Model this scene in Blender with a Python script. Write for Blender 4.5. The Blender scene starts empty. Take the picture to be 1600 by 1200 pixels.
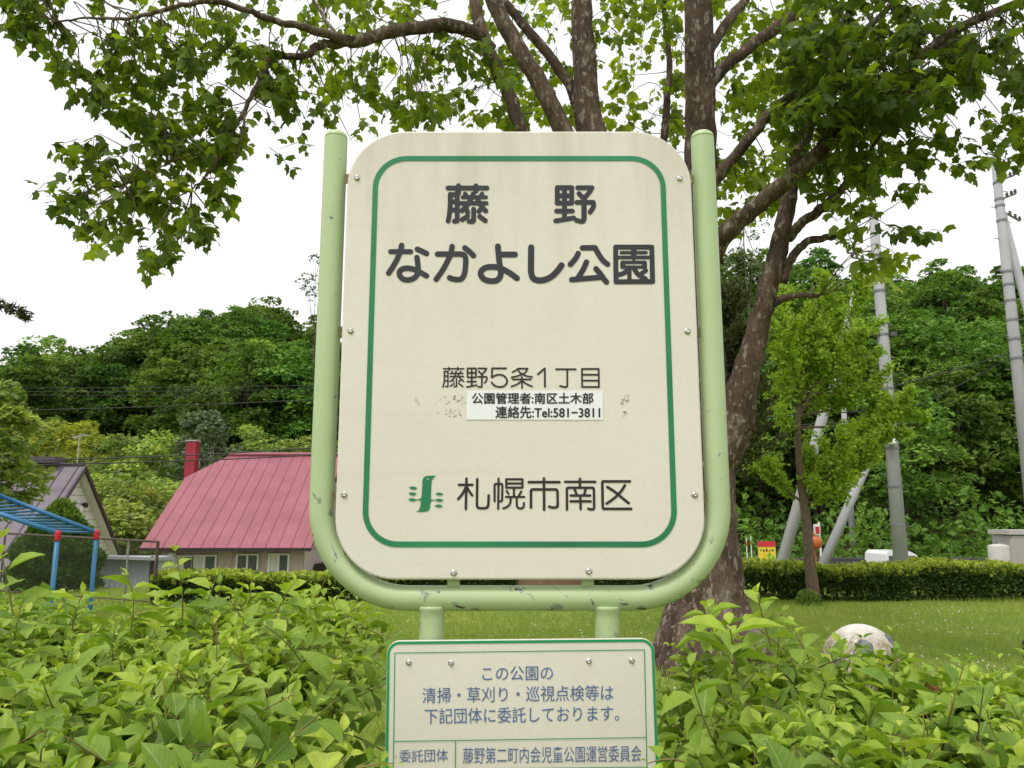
import bpy, math, random
import numpy as np
from mathutils import Vector

SC = bpy.context.scene
COL = SC.collection
rng = np.random.default_rng(11)
random.seed(11)

# ------------------------------------------------------------------ camera, sky, sun
F_PX, PITCH, CAM_Z = 1230.0, math.radians(9.5), 1.55
cam_d = bpy.data.cameras.new('camera')
cam_d.sensor_width = 36.0
cam_d.lens = F_PX / 1600.0 * 36.0
cam_d.clip_start, cam_d.clip_end = 0.05, 2000.0
cam = bpy.data.objects.new('camera', cam_d)
cam.location = (0, 0, CAM_Z)
cam.rotation_euler = (math.pi / 2 + PITCH, 0, 0)
COL.objects.link(cam)
SC.camera = cam

SUN_EL, SUN_AZ = math.radians(62), math.radians(215)      # azimuth from +Y clockwise: behind the camera, to the left
world = bpy.data.worlds.new('World')
SC.world = world
world.use_nodes = True
wn = world.node_tree
wn.nodes.clear()
sky = wn.nodes.new('ShaderNodeTexSky')
sky.sky_type = 'NISHITA'
sky.sun_disc = False
sky.sun_elevation = SUN_EL
sky.sun_rotation = SUN_AZ
sky.air_density, sky.dust_density, sky.ozone_density = 1.0, 6.0, 1.0
hs = wn.nodes.new('ShaderNodeHueSaturation')
hs.inputs['Saturation'].default_value = 0.10
mixw = wn.nodes.new('ShaderNodeMixRGB')                    # an even cloud deck over the clear sky
mixw.inputs['Fac'].default_value = 0.72
mixw.inputs['Color2'].default_value = (8.6, 8.6, 8.7, 1)
bgn = wn.nodes.new('ShaderNodeBackground')
bgn.inputs['Strength'].default_value = 0.10
wo = wn.nodes.new('ShaderNodeOutputWorld')
wn.links.new(sky.outputs[0], hs.inputs['Color'])
wn.links.new(hs.outputs[0], mixw.inputs['Color1'])
wn.links.new(mixw.outputs[0], bgn.inputs['Color'])
wn.links.new(bgn.outputs[0], wo.inputs['Surface'])

sd = bpy.data.lights.new('sun', 'SUN')
sd.energy = 1.1
sd.angle = math.radians(14)
sd.color = (1.0, 0.96, 0.90)
sun = bpy.data.objects.new('sun', sd)
sun.rotation_euler = (math.pi / 2 - SUN_EL, 0, math.pi - SUN_AZ)
COL.objects.link(sun)

SC.view_settings.view_transform = 'Standard'
SC.view_settings.look = 'None'
SC.view_settings.gamma = 1.0
SC.view_settings.exposure = 0.66
SC.cycles.max_bounces = 8
SC.cycles.transparent_max_bounces = 8

# ------------------------------------------------------------------ helpers
SP, CP = math.sin(PITCH), math.cos(PITCH)

def P(u, v, Y):
    """world point seen at photo pixel (u, v) at the distance Y"""
    dx, dy = (u - 800.0) / F_PX, (600.0 - v) / F_PX
    k = Y / (CP - SP * dy)
    return np.array([dx * k, Y, CAM_Z + (SP + CP * dy) * k])

def tag(o, label=None, cat=None, group=None, kind=None):
    if label: o['label'] = label
    if cat: o['category'] = cat
    if group: o['group'] = group
    if kind: o['kind'] = kind
    return o

def link(o, parent=None):
    COL.objects.link(o)
    if parent is not None: o.parent = parent
    return o

def thing(name, loc, label=None, cat=None, group=None):
    o = bpy.data.objects.new(name, None)
    o.empty_display_size = 0.1
    o.location = tuple(loc)
    link(o)
    return tag(o, label, cat, group)

def origin_of(p):
    v = np.zeros(3)
    while p is not None:
        v = v + np.array(p.location); p = p.parent
    return v

def mk(name, V, Fs, mat, parent=None, smooth=False, tint=None, local=False, leafuv=None):
    """one mesh object from a vertex array and a list of face arrays; world coordinates unless local"""
    V = np.asarray(V, dtype=np.float64).reshape(-1, 3)
    if parent is not None and not local: V = V - origin_of(parent)
    me = bpy.data.meshes.new(name)
    if not isinstance(Fs, (list, tuple)): Fs = [Fs]
    Fs = [np.asarray(f, dtype=np.int32) for f in Fs if len(f)]
    Fs = [f.reshape(1, -1) if f.ndim == 1 else f for f in Fs]
    me.vertices.add(len(V)); me.vertices.foreach_set('co', V.ravel().astype(np.float32))
    loops = np.concatenate([f.ravel() for f in Fs])
    tot = np.concatenate([np.full(len(f), f.shape[1], dtype=np.int32) for f in Fs])
    start = np.concatenate([[0], np.cumsum(tot)[:-1]]).astype(np.int32)
    me.loops.add(len(loops)); me.loops.foreach_set('vertex_index', loops)
    me.polygons.add(len(tot)); me.polygons.foreach_set('loop_start', start); me.polygons.foreach_set('loop_total', tot)
    me.polygons.foreach_set('use_smooth', np.full(len(tot), bool(smooth)))
    if tint is not None:
        at = me.attributes.new('tint', 'FLOAT', 'FACE')
        at.data.foreach_set('value', np.asarray(tint, dtype=np.float32))
    if leafuv is not None:
        at = me.attributes.new('leafuv', 'FLOAT_VECTOR', 'POINT')
        at.data.foreach_set('vector', np.asarray(leafuv, dtype=np.float32).ravel())
    me.update(calc_edges=True)
    me.validate()
    if mat is not None: me.materials.append(mat)
    return link(bpy.data.objects.new(name, me), parent)

class MB:
    """collects shapes for one mesh"""
    def __init__(s): s.V = []; s.F = {}; s.n = 0
    def add(s, V, F):
        V = np.asarray(V, float).reshape(-1, 3)
        for f in F:
            s.F.setdefault(len(f), []).append([i + s.n for i in f])
        s.V.append(V); s.n += len(V); return s
    def box(s, c, d, rz=0.0):
        c = np.array(c, float); h = np.array(d, float) / 2
        q = np.array([[x, y, z] for x in (-1, 1) for y in (-1, 1) for z in (-1, 1)]) * h
        if rz:
            R = np.array([[math.cos(rz), -math.sin(rz), 0], [math.sin(rz), math.cos(rz), 0], [0, 0, 1]]); q = q @ R.T
        return s.add(q + c, [(0, 1, 3, 2), (4, 6, 7, 5), (0, 4, 5, 1), (2, 3, 7, 6), (0, 2, 6, 4), (1, 5, 7, 3)])
    def tube(s, pts, rad, n=10, cap=True, wob=0.0):
        pts = [np.array(p, float) for p in pts]; m = len(pts)
        rad = [rad] * m if np.isscalar(rad) else list(rad)
        T = []
        for i in range(m):
            t = pts[min(i + 1, m - 1)] - pts[max(i - 1, 0)]; T.append(t / (np.linalg.norm(t) + 1e-12))
        a = np.array([0, 0, 1.0]) if abs(T[0][2]) < .9 else np.array([1.0, 0, 0])
        u = np.cross(T[0], a); u /= np.linalg.norm(u)
        V = []
        for i in range(m):
            u = u - T[i] * u.dot(T[i]); u /= np.linalg.norm(u); w = np.cross(T[i], u)
            for k in range(n):
                an = 2 * math.pi * k / n
                r = rad[i] * (1 + wob * (random.random() - .5))
                V.append(pts[i] + r * (math.cos(an) * u + math.sin(an) * w))
        Fc = [(i * n + k, i * n + (k + 1) % n, (i + 1) * n + (k + 1) % n, (i + 1) * n + k) for i in range(m - 1) for k in range(n)]
        if cap: Fc += [tuple(range(n))[::-1], tuple((m - 1) * n + k for k in range(n))]
        return s.add(V, Fc)
    def lathe(s, c, prof, n=20, axis='z'):
        V = []
        for r, h in prof:
            for k in range(n):
                a = 2 * math.pi * k / n; p = [r * math.cos(a), r * math.sin(a), h]
                if axis == 'y': p = [p[0], -p[2], p[1]]
                V.append(np.array(c) + p)
        m = len(prof)
        Fc = [(i * n + k, i * n + (k + 1) % n, (i + 1) * n + (k + 1) % n, (i + 1) * n + k) for i in range(m - 1) for k in range(n)]
        Fc += [tuple(range(n))[::-1], tuple((m - 1) * n + k for k in range(n))]
        return s.add(V, Fc)
    def build(s, name, mat, parent=None, smooth=False, local=False):
        return mk(name, np.concatenate(s.V), [np.array(v) for v in s.F.values()], mat, parent, smooth, None, local)

def catmull(pts, n=8):
    pts = np.array(pts, float)
    q = np.vstack([2 * pts[0] - pts[1], pts, 2 * pts[-1] - pts[-2]]); out = []
    for i in range(1, len(q) - 2):
        p0, p1, p2, p3 = q[i - 1:i + 3]
        for t in np.linspace(0, 1, n, endpoint=False):
            out.append(.5 * ((2 * p1) + (p2 - p0) * t + (2 * p0 - 5 * p1 + 4 * p2 - p3) * t * t + (3 * p1 - p0 - 3 * p2 + p3) * t ** 3))
    out.append(pts[-1]); return np.array(out)

def nrm(a): return a / (np.linalg.norm(a, axis=-1, keepdims=True) + 1e-12)

def scatter(tmpl, faces, pos, tip, up, size, wid=None):
    """copies a leaf template onto positions: local y runs along tip, z along up"""
    tip = nrm(tip); b = nrm(np.cross(tip, up)); n = np.cross(b, tip)
    size = np.broadcast_to(np.asarray(size, float), (len(pos),)); wid = size if wid is None else wid
    V = (pos[:, None, :] + tmpl[None, :, 0:1] * (b * wid[:, None])[:, None, :] + tmpl[None, :, 1:2] * (tip * size[:, None])[:, None, :]
         + tmpl[None, :, 2:3] * (n * size[:, None])[:, None, :])
    k = len(tmpl)
    F = (np.asarray(faces)[None] + (np.arange(len(pos)) * k)[:, None, None]).reshape(-1, np.asarray(faces).shape[1])
    return V.reshape(-1, 3), F

# ------------------------------------------------------------------ materials
def new_mat(name):
    m = bpy.data.materials.new(name); m.use_nodes = True
    nt = m.node_tree; b = nt.nodes['Principled BSDF']
    return m, nt, b

def ramp(nt, fac, stops):
    r = nt.nodes.new('ShaderNodeValToRGB')
    e = r.color_ramp.elements
    while len(e) < len(stops): e.new(0.5)
    for i, (p, c) in enumerate(stops): e[i].position = p; e[i].color = (*c, 1)
    nt.links.new(fac, r.inputs['Fac']); return r.outputs['Color']

def noise(nt, scale, detail=4, rough=.55, vec=None, dist=0.0):
    n = nt.nodes.new('ShaderNodeTexNoise')
    n.inputs['Scale'].default_value = scale; n.inputs['Detail'].default_value = detail
    n.inputs['Roughness'].default_value = rough; n.inputs['Distortion'].default_value = dist
    if vec is None:
        t = nt.nodes.new('ShaderNodeTexCoord'); vec = t.outputs['Object']
    nt.links.new(vec, n.inputs['Vector']); return n.outputs['Fac']

def mapped(nt, sc):
    t = nt.nodes.new('ShaderNodeTexCoord'); mp = nt.nodes.new('ShaderNodeMapping')
    mp.inputs['Scale'].default_value = sc
    nt.links.new(t.outputs['Object'], mp.inputs['Vector']); return mp.outputs['Vector']

def mixc(nt, fac, a, b, mode='MIX'):
    m = nt.nodes.new('ShaderNodeMixRGB'); m.blend_type = mode
    for i, x in (('Fac', fac), ('Color1', a), ('Color2', b)):
        if isinstance(x, (int, float)): m.inputs[i].default_value = x
        elif isinstance(x, tuple): m.inputs[i].default_value = (*x, 1)
        else: nt.links.new(x, m.inputs[i])
    return m.outputs[0]

def bump(nt, b, h, strength=.3, dist=.01):
    n = nt.nodes.new('ShaderNodeBump'); n.inputs['Strength'].default_value = strength; n.inputs['Distance'].default_value = dist
    nt.links.new(h, n.inputs['Height']); nt.links.new(n.outputs[0], b.inputs['Normal'])

def plain(name, col, rough=.6, var=.12, scale=6.0, metal=0.0, bmp=0.0, spec=.4):
    m, nt, b = new_mat(name)
    f = noise(nt, scale, 5)
    lo = tuple(c * (1 - var) for c in col); hi = tuple(min(1, c * (1 + var)) for c in col)
    nt.links.new(ramp(nt, f, [(.3, lo), (.7, hi)]), b.inputs['Base Color'])
    b.inputs['Roughness'].default_value = rough; b.inputs['Metallic'].default_value = metal
    b.inputs['Specular IOR Level'].default_value = spec
    if bmp: bump(nt, b, noise(nt, scale * 6, 6), bmp, .01)
    return m

def leaf_mat(name, stops, transl=.35, rough=.5, spec=.35, hue_by_object=0.0, tgain=(1.25, 1.35, .55), veins=False):
    m, nt, b = new_mat(name)
    at = nt.nodes.new('ShaderNodeAttribute'); at.attribute_name = 'tint'
    c = ramp(nt, at.outputs['Fac'], stops)
    if veins:                                                # pale midrib, faint side veins, blotchy blade
        av = nt.nodes.new('ShaderNodeAttribute'); av.attribute_name = 'leafuv'
        sx = nt.nodes.new('ShaderNodeSeparateXYZ'); nt.links.new(av.outputs['Vector'], sx.inputs[0])
        def M(op, a, b_=0.0, c_=0.0):
            n = nt.nodes.new('ShaderNodeMath'); n.operation = op
            for i, x in enumerate((a, b_, c_)):
                if isinstance(x, (int, float)): n.inputs[i].default_value = x
                else: nt.links.new(x, n.inputs[i])
            return n.outputs[0]
        ax = M('ABSOLUTE', sx.outputs['X']); rib = M('LESS_THAN', ax, .022)
        ph = M('SINE', M('MULTIPLY', M('MULTIPLY_ADD', ax, -.75, sx.outputs['Y']), 48.0))
        c = mixc(nt, M('MULTIPLY', M('GREATER_THAN', ph, .90), .22), c, (.36, .44, .16))
        c = mixc(nt, M('MULTIPLY', rib, .45), c, (.42, .48, .20))
        c = mixc(nt, 1.0, c, ramp(nt, noise(nt, 38, 4, .6), [(.3, (.80, .84, .8)), (.7, (1.16, 1.12, 1.1))]), 'MULTIPLY')
    if hue_by_object:
        oi = nt.nodes.new('ShaderNodeObjectInfo')
        h = nt.nodes.new('ShaderNodeHueSaturation')
        mr = nt.nodes.new('ShaderNodeMapRange')
        mr.inputs['To Min'].default_value = .5 - hue_by_object * .012; mr.inputs['To Max'].default_value = .5 + hue_by_object * .028
        nt.links.new(oi.outputs['Random'], mr.inputs['Value']); nt.links.new(mr.outputs[0], h.inputs['Hue'])
        mv = nt.nodes.new('ShaderNodeMapRange')
        mv.inputs['To Min'].default_value = 1 - .35 * hue_by_object; mv.inputs['To Max'].default_value = 1 + .45 * hue_by_object
        wn_ = nt.nodes.new('ShaderNodeTexWhiteNoise'); wn_.noise_dimensions = '1D'
        nt.links.new(oi.outputs['Random'], wn_.inputs['W'])
        nt.links.new(wn_.outputs['Value'], mv.inputs['Value']); nt.links.new(mv.outputs[0], h.inputs['Value'])
        nt.links.new(c, h.inputs['Color']); c = h.outputs[0]
    nt.links.new(c, b.inputs['Base Color'])
    b.inputs['Roughness'].default_value = rough; b.inputs['Specular IOR Level'].default_value = spec
    tr = nt.nodes.new('ShaderNodeBsdfTranslucent')
    nt.links.new(mixc(nt, 1.0, c, tgain, 'MULTIPLY'), tr.inputs['Color'])
    mx = nt.nodes.new('ShaderNodeMixShader'); mx.inputs[0].default_value = transl
    nt.links.new(b.outputs[0], mx.inputs[1]); nt.links.new(tr.outputs[0], mx.inputs[2])
    nt.links.new(mx.outputs[0], nt.nodes['Material Output'].inputs['Surface'])
    return m

# ------------------------------------------------------------------ ground
def sstep(a, b, x):
    t = np.clip((np.asarray(x, float) - a) / (b - a), 0, 1); return t * t * (3 - 2 * t)

def ground_h(x, y):
    x = np.asarray(x, float); y = np.asarray(y, float)
    side = sstep(-9, 5, x)                                   # 0 on the left, 1 on the right
    low = -2.0 + .8 * side
    h = low * sstep(17.6, 20.5, y)
    foot = 66 - 29 * side
    rise = (.52 + .16 * side) * np.maximum(y - foot, 0)
    top = 26 + .5 * side + 2.5 * np.sin(x * .045) + 1.3 * np.sin(x * .11 + 1)
    h = h + top * (1 - np.exp(-(rise / top) ** 1.3))
    h = h + (-11.0 * sstep(34, 74, -x) + 2.4 * np.exp(-((x + 37) / 14) ** 2) - 4.0 * np.exp(-((x + 23) / 8) ** 2)) * sstep(66, 100, y)
    h = h + (1 - side) * 5.5 * sstep(30, 66, y)
    return h + .03 * np.sin(x * 1.3) * np.sin(y * 1.1)
# ------------------------------------------------------------------ ground, road
gx = np.concatenate([[-600, -300, -160], np.arange(-110, -24, 4), np.arange(-24, 24.1, 1), np.arange(28, 111, 4), [160, 300, 600]])
gy = np.concatenate([[-300, -80], np.arange(-20, 0, 4), np.arange(0, 40, .8), np.arange(40, 140, 3), [150, 180, 250, 400, 900]])
GX, GY = np.meshgrid(gx, gy)
Vg = np.stack([GX, GY, ground_h(GX, GY)], -1).reshape(-1, 3)
nx, ny = len(gx), len(gy)
ii = (np.arange(ny - 1)[:, None] * nx + np.arange(nx - 1)[None]).ravel()
Fg = np.stack([ii, ii + 1, ii + nx + 1, ii + nx], -1)
m, nt, b = new_mat('lawn soil and turf')
f1 = noise(nt, .55, 6); f2 = noise(nt, 9, 5, .7)
c1 = ramp(nt, f1, [(.3, (.14, .20, .036)), (.5, (.19, .25, .048)), (.7, (.27, .30, .08))])
c2 = ramp(nt, f2, [(.3, (.6, .6, .6)), (.7, (1.3, 1.3, 1.2))])
tc = nt.nodes.new('ShaderNodeTexCoord'); sx = nt.nodes.new('ShaderNodeSeparateXYZ'); nt.links.new(tc.outputs['Object'], sx.inputs[0])
mr = nt.nodes.new('ShaderNodeMapRange'); mr.inputs['From Min'].default_value = 33.5; mr.inputs['From Max'].default_value = 37
nt.links.new(sx.outputs['Y'], mr.inputs['Value'])            # leaf litter of the wood beyond the road
c3 = mixc(nt, mr.outputs[0], mixc(nt, 1.0, c1, c2, 'MULTIPLY'), mixc(nt, f2, (.035, .032, .016), (.075, .075, .03)))
nt.links.new(c3, b.inputs['Base Color']); b.inputs['Roughness'].default_value = .95
b.inputs['Specular IOR Level'].default_value = .1
tag(mk('ground', Vg, Fg, m, smooth=True), kind='structure')

m = plain('asphalt', (.11, .11, .115), .9, .25, 14, bmp=.2)
xs = np.linspace(2, 90, 30); Vr = []
for x in xs:
    Vr += [[x, 23.0, -1.175 + .012], [x, 31.0, -1.175 + .012]]
tag(mk('road', Vr, np.array([[2 * i, 2 * i + 2, 2 * i + 3, 2 * i + 1] for i in range(29)]), m), kind='structure')

# grass blades over the park lawn: nobody could count them
N = 90000
yy = 3.2 + (17.2 - 3.2) * rng.random(N) ** .8
xx = (rng.random(N) - .5) * 2 * (1.2 + .72 * yy)
keep = ~((np.abs(xx) > .25) & (yy < 3.0))
xx, yy = xx[keep], yy[keep]
pos = np.stack([xx, yy, ground_h(xx, yy)], -1); N = len(pos)
an = rng.random(N) * 2 * np.pi
lean = np.stack([np.cos(an) * .35, np.sin(an) * .35, np.ones(N)], -1)
patch = .5 + .5 * np.sin(xx * .9 + 1.3 * np.sin(yy * .7)) * np.sin(yy * .8 + xx * .3)
hgt = (.035 + .06 * rng.random(N)) * (.7 + .8 * patch)
blade = np.array([[-.5, 0, 0], [.5, 0, 0], [.25, .6, .05], [0, 1, .18], [-.25, .6, .05]])
Vb, Fb = scatter(blade, [[0, 1, 2, 3, 4]], pos, lean, np.stack([np.sin(an), -np.cos(an), np.zeros(N)], -1), hgt, .007 + .005 * rng.random(N))
GRASS = leaf_mat('grass blade', [(0, (.20, .30, .05)), (.5, (.29, .39, .07)), (.85, (.38, .44, .10)), (1, (.50, .47, .18))], .3, .6, .2)
tag(mk('grass', Vb, Fb, GRASS, tint=np.clip(.25 + .45 * patch + .3 * rng.random(N) - .1, 0, 1)), 'short mown lawn grass with yellowing patches', 'grass', kind='stuff')

# white clover heads in the lawn
N = 620
cc = rng.random((26, 2)) * [18, 11] + [-6, 5.2]
w = rng.integers(0, 26, N)
xy = cc[w] + rng.normal(0, .55, (N, 2)); xy = xy[(xy[:, 1] > 3.6) & (xy[:, 1] < 16.8)]; N = len(xy)
octa = np.array([[1, 0, 0], [-1, 0, 0], [0, 1, 0], [0, -1, 0], [0, 0, 1], [0, 0, -1]], float)
of = [[0, 2, 4], [2, 1, 4], [1, 3, 4], [3, 0, 4], [2, 0, 5], [1, 2, 5], [3, 1, 5], [0, 3, 5]]
pos = np.stack([xy[:, 0], xy[:, 1], ground_h(xy[:, 0], xy[:, 1]) + .06 + .05 * rng.random(N)], -1)
Vc, Fc = scatter(octa, of, pos, np.tile([0, 1., 0], (N, 1)), np.tile([0, 0, 1.], (N, 1)), .0075 + .004 * rng.random(N))
tag(mk('clover_flowers', Vc, Fc, plain('clover white', (.72, .72, .66), .8)), 'white clover heads dotted over the lawn', 'flowers', kind='stuff')

# ------------------------------------------------------------------ the park sign
YP = 1.950                                                   # front face of the main panel
YT = 1.988                                                   # centre of the bent tube
YB = 1.938                                                   # front face of the lower board
def chips(nt, base, chip, dens, scale):
    f = noise(nt, scale, 5, .62, dist=.4)
    return mixc(nt, ramp(nt, f, [(dens, (0, 0, 0)), (dens + .012, (1, 1, 1))]), base, chip)

m, nt, b = new_mat('pale green tube paint')
c = ramp(nt, noise(nt, 3, 4), [(.3, (.385, .495, .255)), (.7, (.45, .55, .305))])
c = mixc(nt, ramp(nt, noise(nt, 1.4, 6, .7), [(.52, (0, 0, 0)), (.75, (.45, .45, .45))]), c, (.44, .50, .34))
tc = nt.nodes.new('ShaderNodeTexCoord'); sx = nt.nodes.new('ShaderNodeSeparateXYZ')
nt.links.new(tc.outputs['Object'], sx.inputs[0])
lowz = nt.nodes.new('ShaderNodeMapRange')                    # wear sits on the bottom bend, where snow lies and feet scuff
for i, v in (('From Min', 1.75), ('From Max', 1.35)): lowz.inputs[i].default_value = v
nt.links.new(sx.outputs['Z'], lowz.inputs['Value'])
ch = noise(nt, 26, 6, .6, dist=.5)
ad = nt.nodes.new('ShaderNodeMath'); ad.operation = 'MULTIPLY_ADD'; ad.inputs[1].default_value = .055
nt.links.new(lowz.outputs[0], ad.inputs[0]); nt.links.new(ch, ad.inputs[2])
c = mixc(nt, ramp(nt, ad.outputs[0], [(.662, (0, 0, 0)), (.674, (1, 1, 1))]), c, (.25, .30, .23))
c = mixc(nt, ramp(nt, ad.outputs[0], [(.712, (0, 0, 0)), (.724, (1, 1, 1))]), c, (.045, .04, .035))
nt.links.new(c, b.inputs['Base Color']); b.inputs['Roughness'].default_value = .42
bump(nt, b, noise(nt, 60, 4), .08, .004)
TUBE = m

m, nt, b = new_mat('weathered cream panel')
c = ramp(nt, noise(nt, 1.6, 5, .6), [(.3, (.675, .622, .545)), (.55, (.715, .668, .597)), (.75, (.70, .635, .575))])
fine = noise(nt, 90, 3, .6)
c = mixc(nt, 1.0, c, ramp(nt, fine, [(.3, (.965, .965, .965)), (.7, (1.02, 1.02, 1.02))]), 'MULTIPLY')
st = noise(nt, 1.0, 6, .68, mapped(nt, (5.5, 1, .75)))       # runs of grime under the top edge
tc = nt.nodes.new('ShaderNodeTexCoord'); sx = nt.nodes.new('ShaderNodeSeparateXYZ'); nt.links.new(tc.outputs['Object'], sx.inputs[0])
hz = nt.nodes.new('ShaderNodeMapRange'); hz.inputs['From Min'].default_value = 1.95; hz.inputs['From Max'].default_value = 2.55
nt.links.new(sx.outputs['Z'], hz.inputs['Value'])
mu = nt.nodes.new('ShaderNodeMath'); mu.operation = 'MULTIPLY'
nt.links.new(ramp(nt, st, [(.40, (0, 0, 0)), (.66, (.85, .85, .85))]), mu.inputs[0]); nt.links.new(hz.outputs[0], mu.inputs[1])
c = mixc(nt, mu.outputs[0], c, (.50, .45, .36))
hs_ = noise(nt, 1.0, 4, .6, mapped(nt, (.8, 1, 22)))         # faint horizontal scratches
c = mixc(nt, ramp(nt, hs_, [(.62, (0, 0, 0)), (.72, (.22, .22, .22))]), c, (.60, .50, .40))
sp = noise(nt, 55, 3, .6)
c = mixc(nt, ramp(nt, sp, [(.735, (0, 0, 0)), (.77, (.6, .6, .6))]), c, (.34, .29, .22))
nt.links.new(c, b.inputs['Base Color']); b.inputs['Roughness'].default_value = .38
bump(nt, b, noise(nt, 140, 3), .03, .002)
PANEL = m
GREEN = plain('sign green', (.018, .20, .085), .45, .18, 5)
GREEN2 = plain('notice green', (.01, .27, .09), .45, .12, 5)
DARK = plain('lettering charcoal', (.026, .026, .032), .5, .15, 20)
INK = plain('lettering brown black', (.022, .018, .017), .5, .15, 20)
BLUE = plain('lettering blue', (.075, .135, .31), .55, .15, 20)
BLACK = plain('sticker black', (.02, .018, .025), .5, .1, 20)
WHITE = plain('sticker white', (.80, .80, .84), .4, .03, 20)
GHOST = plain('faded lettering', (.53, .47, .36), .6, .25, 160)
STEEL = plain('bolt steel', (.55, .54, .52), .28, .2, 60, metal=.9)
RUSTY = plain('rusty bracket', (.26, .22, .13), .8, .5, 60, bmp=.3)
BACK = plain('panel back', (.42, .40, .36), .6)

def rrect(x0, x1, z0, z1, r, n=14):
    out = []
    for cx, cz, a0 in ((x1 - r, z1 - r, 0), (x0 + r, z1 - r, 90), (x0 + r, z0 + r, 180), (x1 - r, z0 + r, 270)):
        for k in range(n + 1):
            a = math.radians(a0 + 90 * k / n); out.append((cx + r * math.cos(a), cz + r * math.sin(a)))
    return np.array(out)

def plate(out, y, th, bv):
    """outline in (x, z), front at y with a small rounded edge"""
    o = np.array(out); nx_ = nrm(np.roll(o, -1, 0) - np.roll(o, 1, 0)); nn = np.stack([nx_[:, 1], -nx_[:, 0]], -1)
    n = len(o); rings = [(o - nn * bv, y), (o - nn * bv * .3, y + bv * .3), (o, y + bv), (o, y + th)]
    V = [np.stack([r[:, 0], np.full(n, yy_), r[:, 1]], -1) for r, yy_ in rings]
    Fq = [(i * n + k, (i + 1) * n + k, (i + 1) * n + (k + 1) % n, i * n + (k + 1) % n) for i in range(3) for k in range(n)]
    return MB().add(np.concatenate(V), Fq + [tuple(range(n)), tuple(3 * n + k for k in range(n))[::-1]])

def ring(o, i, y):
    n = len(o); V = np.concatenate([np.stack([q[:, 0], np.full(n, y), q[:, 1]], -1) for q in (np.array(o), np.array(i))])
    return MB().add(V, [(k, (k + 1) % n, n + (k + 1) % n, n + k) for k in range(n)])

sign = thing('park_sign', (P(811, 600, YT)[0], YT, 0), 'cream park sign with dark Japanese lettering in a bent pale green tube frame', 'sign')
# panel
xl, xr = P(532.5, 560, YP)[0], P(1091.5, 560, YP)[0]
zt, zb = P(811, 204.5, YP)[2], P(811, 906, YP)[2]
panel = plate(rrect(xl, xr, zb, zt, .150), YP, .018, .005).build('sign_panel', PANEL, sign)
gl, gr = P(574.2, 560, YP)[0], P(1049.2, 560, YP)[0]
gt, gb = P(811, 244, YP)[2], P(811, 855, YP)[2]; w = .0137
ring(rrect(gl, gr, gb, gt, .088), rrect(gl + w, gr - w, gb + w, gt - w, .088 - w), YP - .0014).build('border_line', GREEN, panel)
# a shallow stiffening tray behind the panel
plate(rrect(xl + .018, xr - .018, zb + .018, zt - .018, .13), YP + .021, .022, .003).build('backing_tray', BACK, sign)

# tube frame
tr = .0305
xL, xR = P(503.8, 760, YT)[0], P(1120.5, 760, YT)[0]
zBt, zTop = P(811, 934.5, YT)[2], P(811, 207, YT)[2]
R = .222
path = [(xL, zTop - .02), (xL, (zTop + zBt) / 2)]
for k in range(13):
    a = math.pi + math.pi / 2 * k / 12; path.append((xL + R + R * math.cos(a), zBt + R + R * math.sin(a)))
for k in range(13):
    a = 1.5 * math.pi + math.pi / 2 * k / 12; path.append((xR - R + R * math.cos(a), zBt + R + R * math.sin(a)))
path += [(xR, (zTop + zBt) / 2), (xR, zTop - .02)]
fr = MB(); fr.tube([(x, YT, z) for x, z in path], tr, 28, cap=False)
for x in (xL, xR):                                           # domed ends
    fr.lathe((x, YT, zTop - .02), [(tr, 0), (tr * .985, .006), (tr * .9, .013), (tr * .72, .018), (tr * .45, .0205), (.002, .0215)], 28)
fr.build('tube_frame', TUBE, sign, True)
xg = [P(674.5, 980, YT)[0], P(948.5, 980, YT)[0]]
for x in xg:
    lg = MB(); lg.lathe((x, YT, 0), [(tr, -.25), (tr, zBt - tr - .016), (tr * 1.02, zBt - tr - .008), (tr * 1.08, zBt - tr - .001), (tr * 1.16, zBt - tr + .006), (tr * 1.2, zBt - .018)], 28)
    lg.build('leg', TUBE, sign, True)
# bolts and the rusty tabs they hold
def bolt(u, v, y, r=.0068, par=None):
    p = P(u, v, y)
    h = MB().lathe((p[0], y, p[2]), [(r * 1.25, -.0005), (r * 1.25, .0008), (r, .0012), (r * .93, .003), (r * .7, .0046), (r * .35, .0052), (r * .3, .0040), (.0004, .0038)], 16, 'y')
    h.build('bolt', STEEL, par if par is not None else sign, True)
for u, v in ((558, 278), (1062, 279), (548, 517), (1074, 517.5), (538, 773), (1085.5, 773), (709, 895), (920, 892.5)): bolt(u, v, YP)
for v in (281, 519, 776):
    for s, xe in ((-1, xL + tr * .8), (1, xR - tr * .8)):
        z = P(811, v, YT)[2]; xi = xl + .02 if s < 0 else xr - .02
        MB().box(((xe + xi) / 2, YP + .0195 + .012, z), (abs(xi - xe), .004, .026)).build('bracket', RUSTY, sign)
for u in (709, 918):
    x = P(u, 910, YT)[0]
    MB().box((x, YP + .0315, (zb + zBt + tr) / 2 + .004), (.030, .005, zb - zBt - tr + .05)).build('bracket', TUBE, sign)

# ------------------------------------------------------------------ lettering: strokes traced on the panel, united through a distance field
def S(pts, r=None, smooth=False): return (pts, r, smooth)
def sm(*p): return (list(p), None, True)
def ln(*p): return (list(p), None, False)

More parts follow.
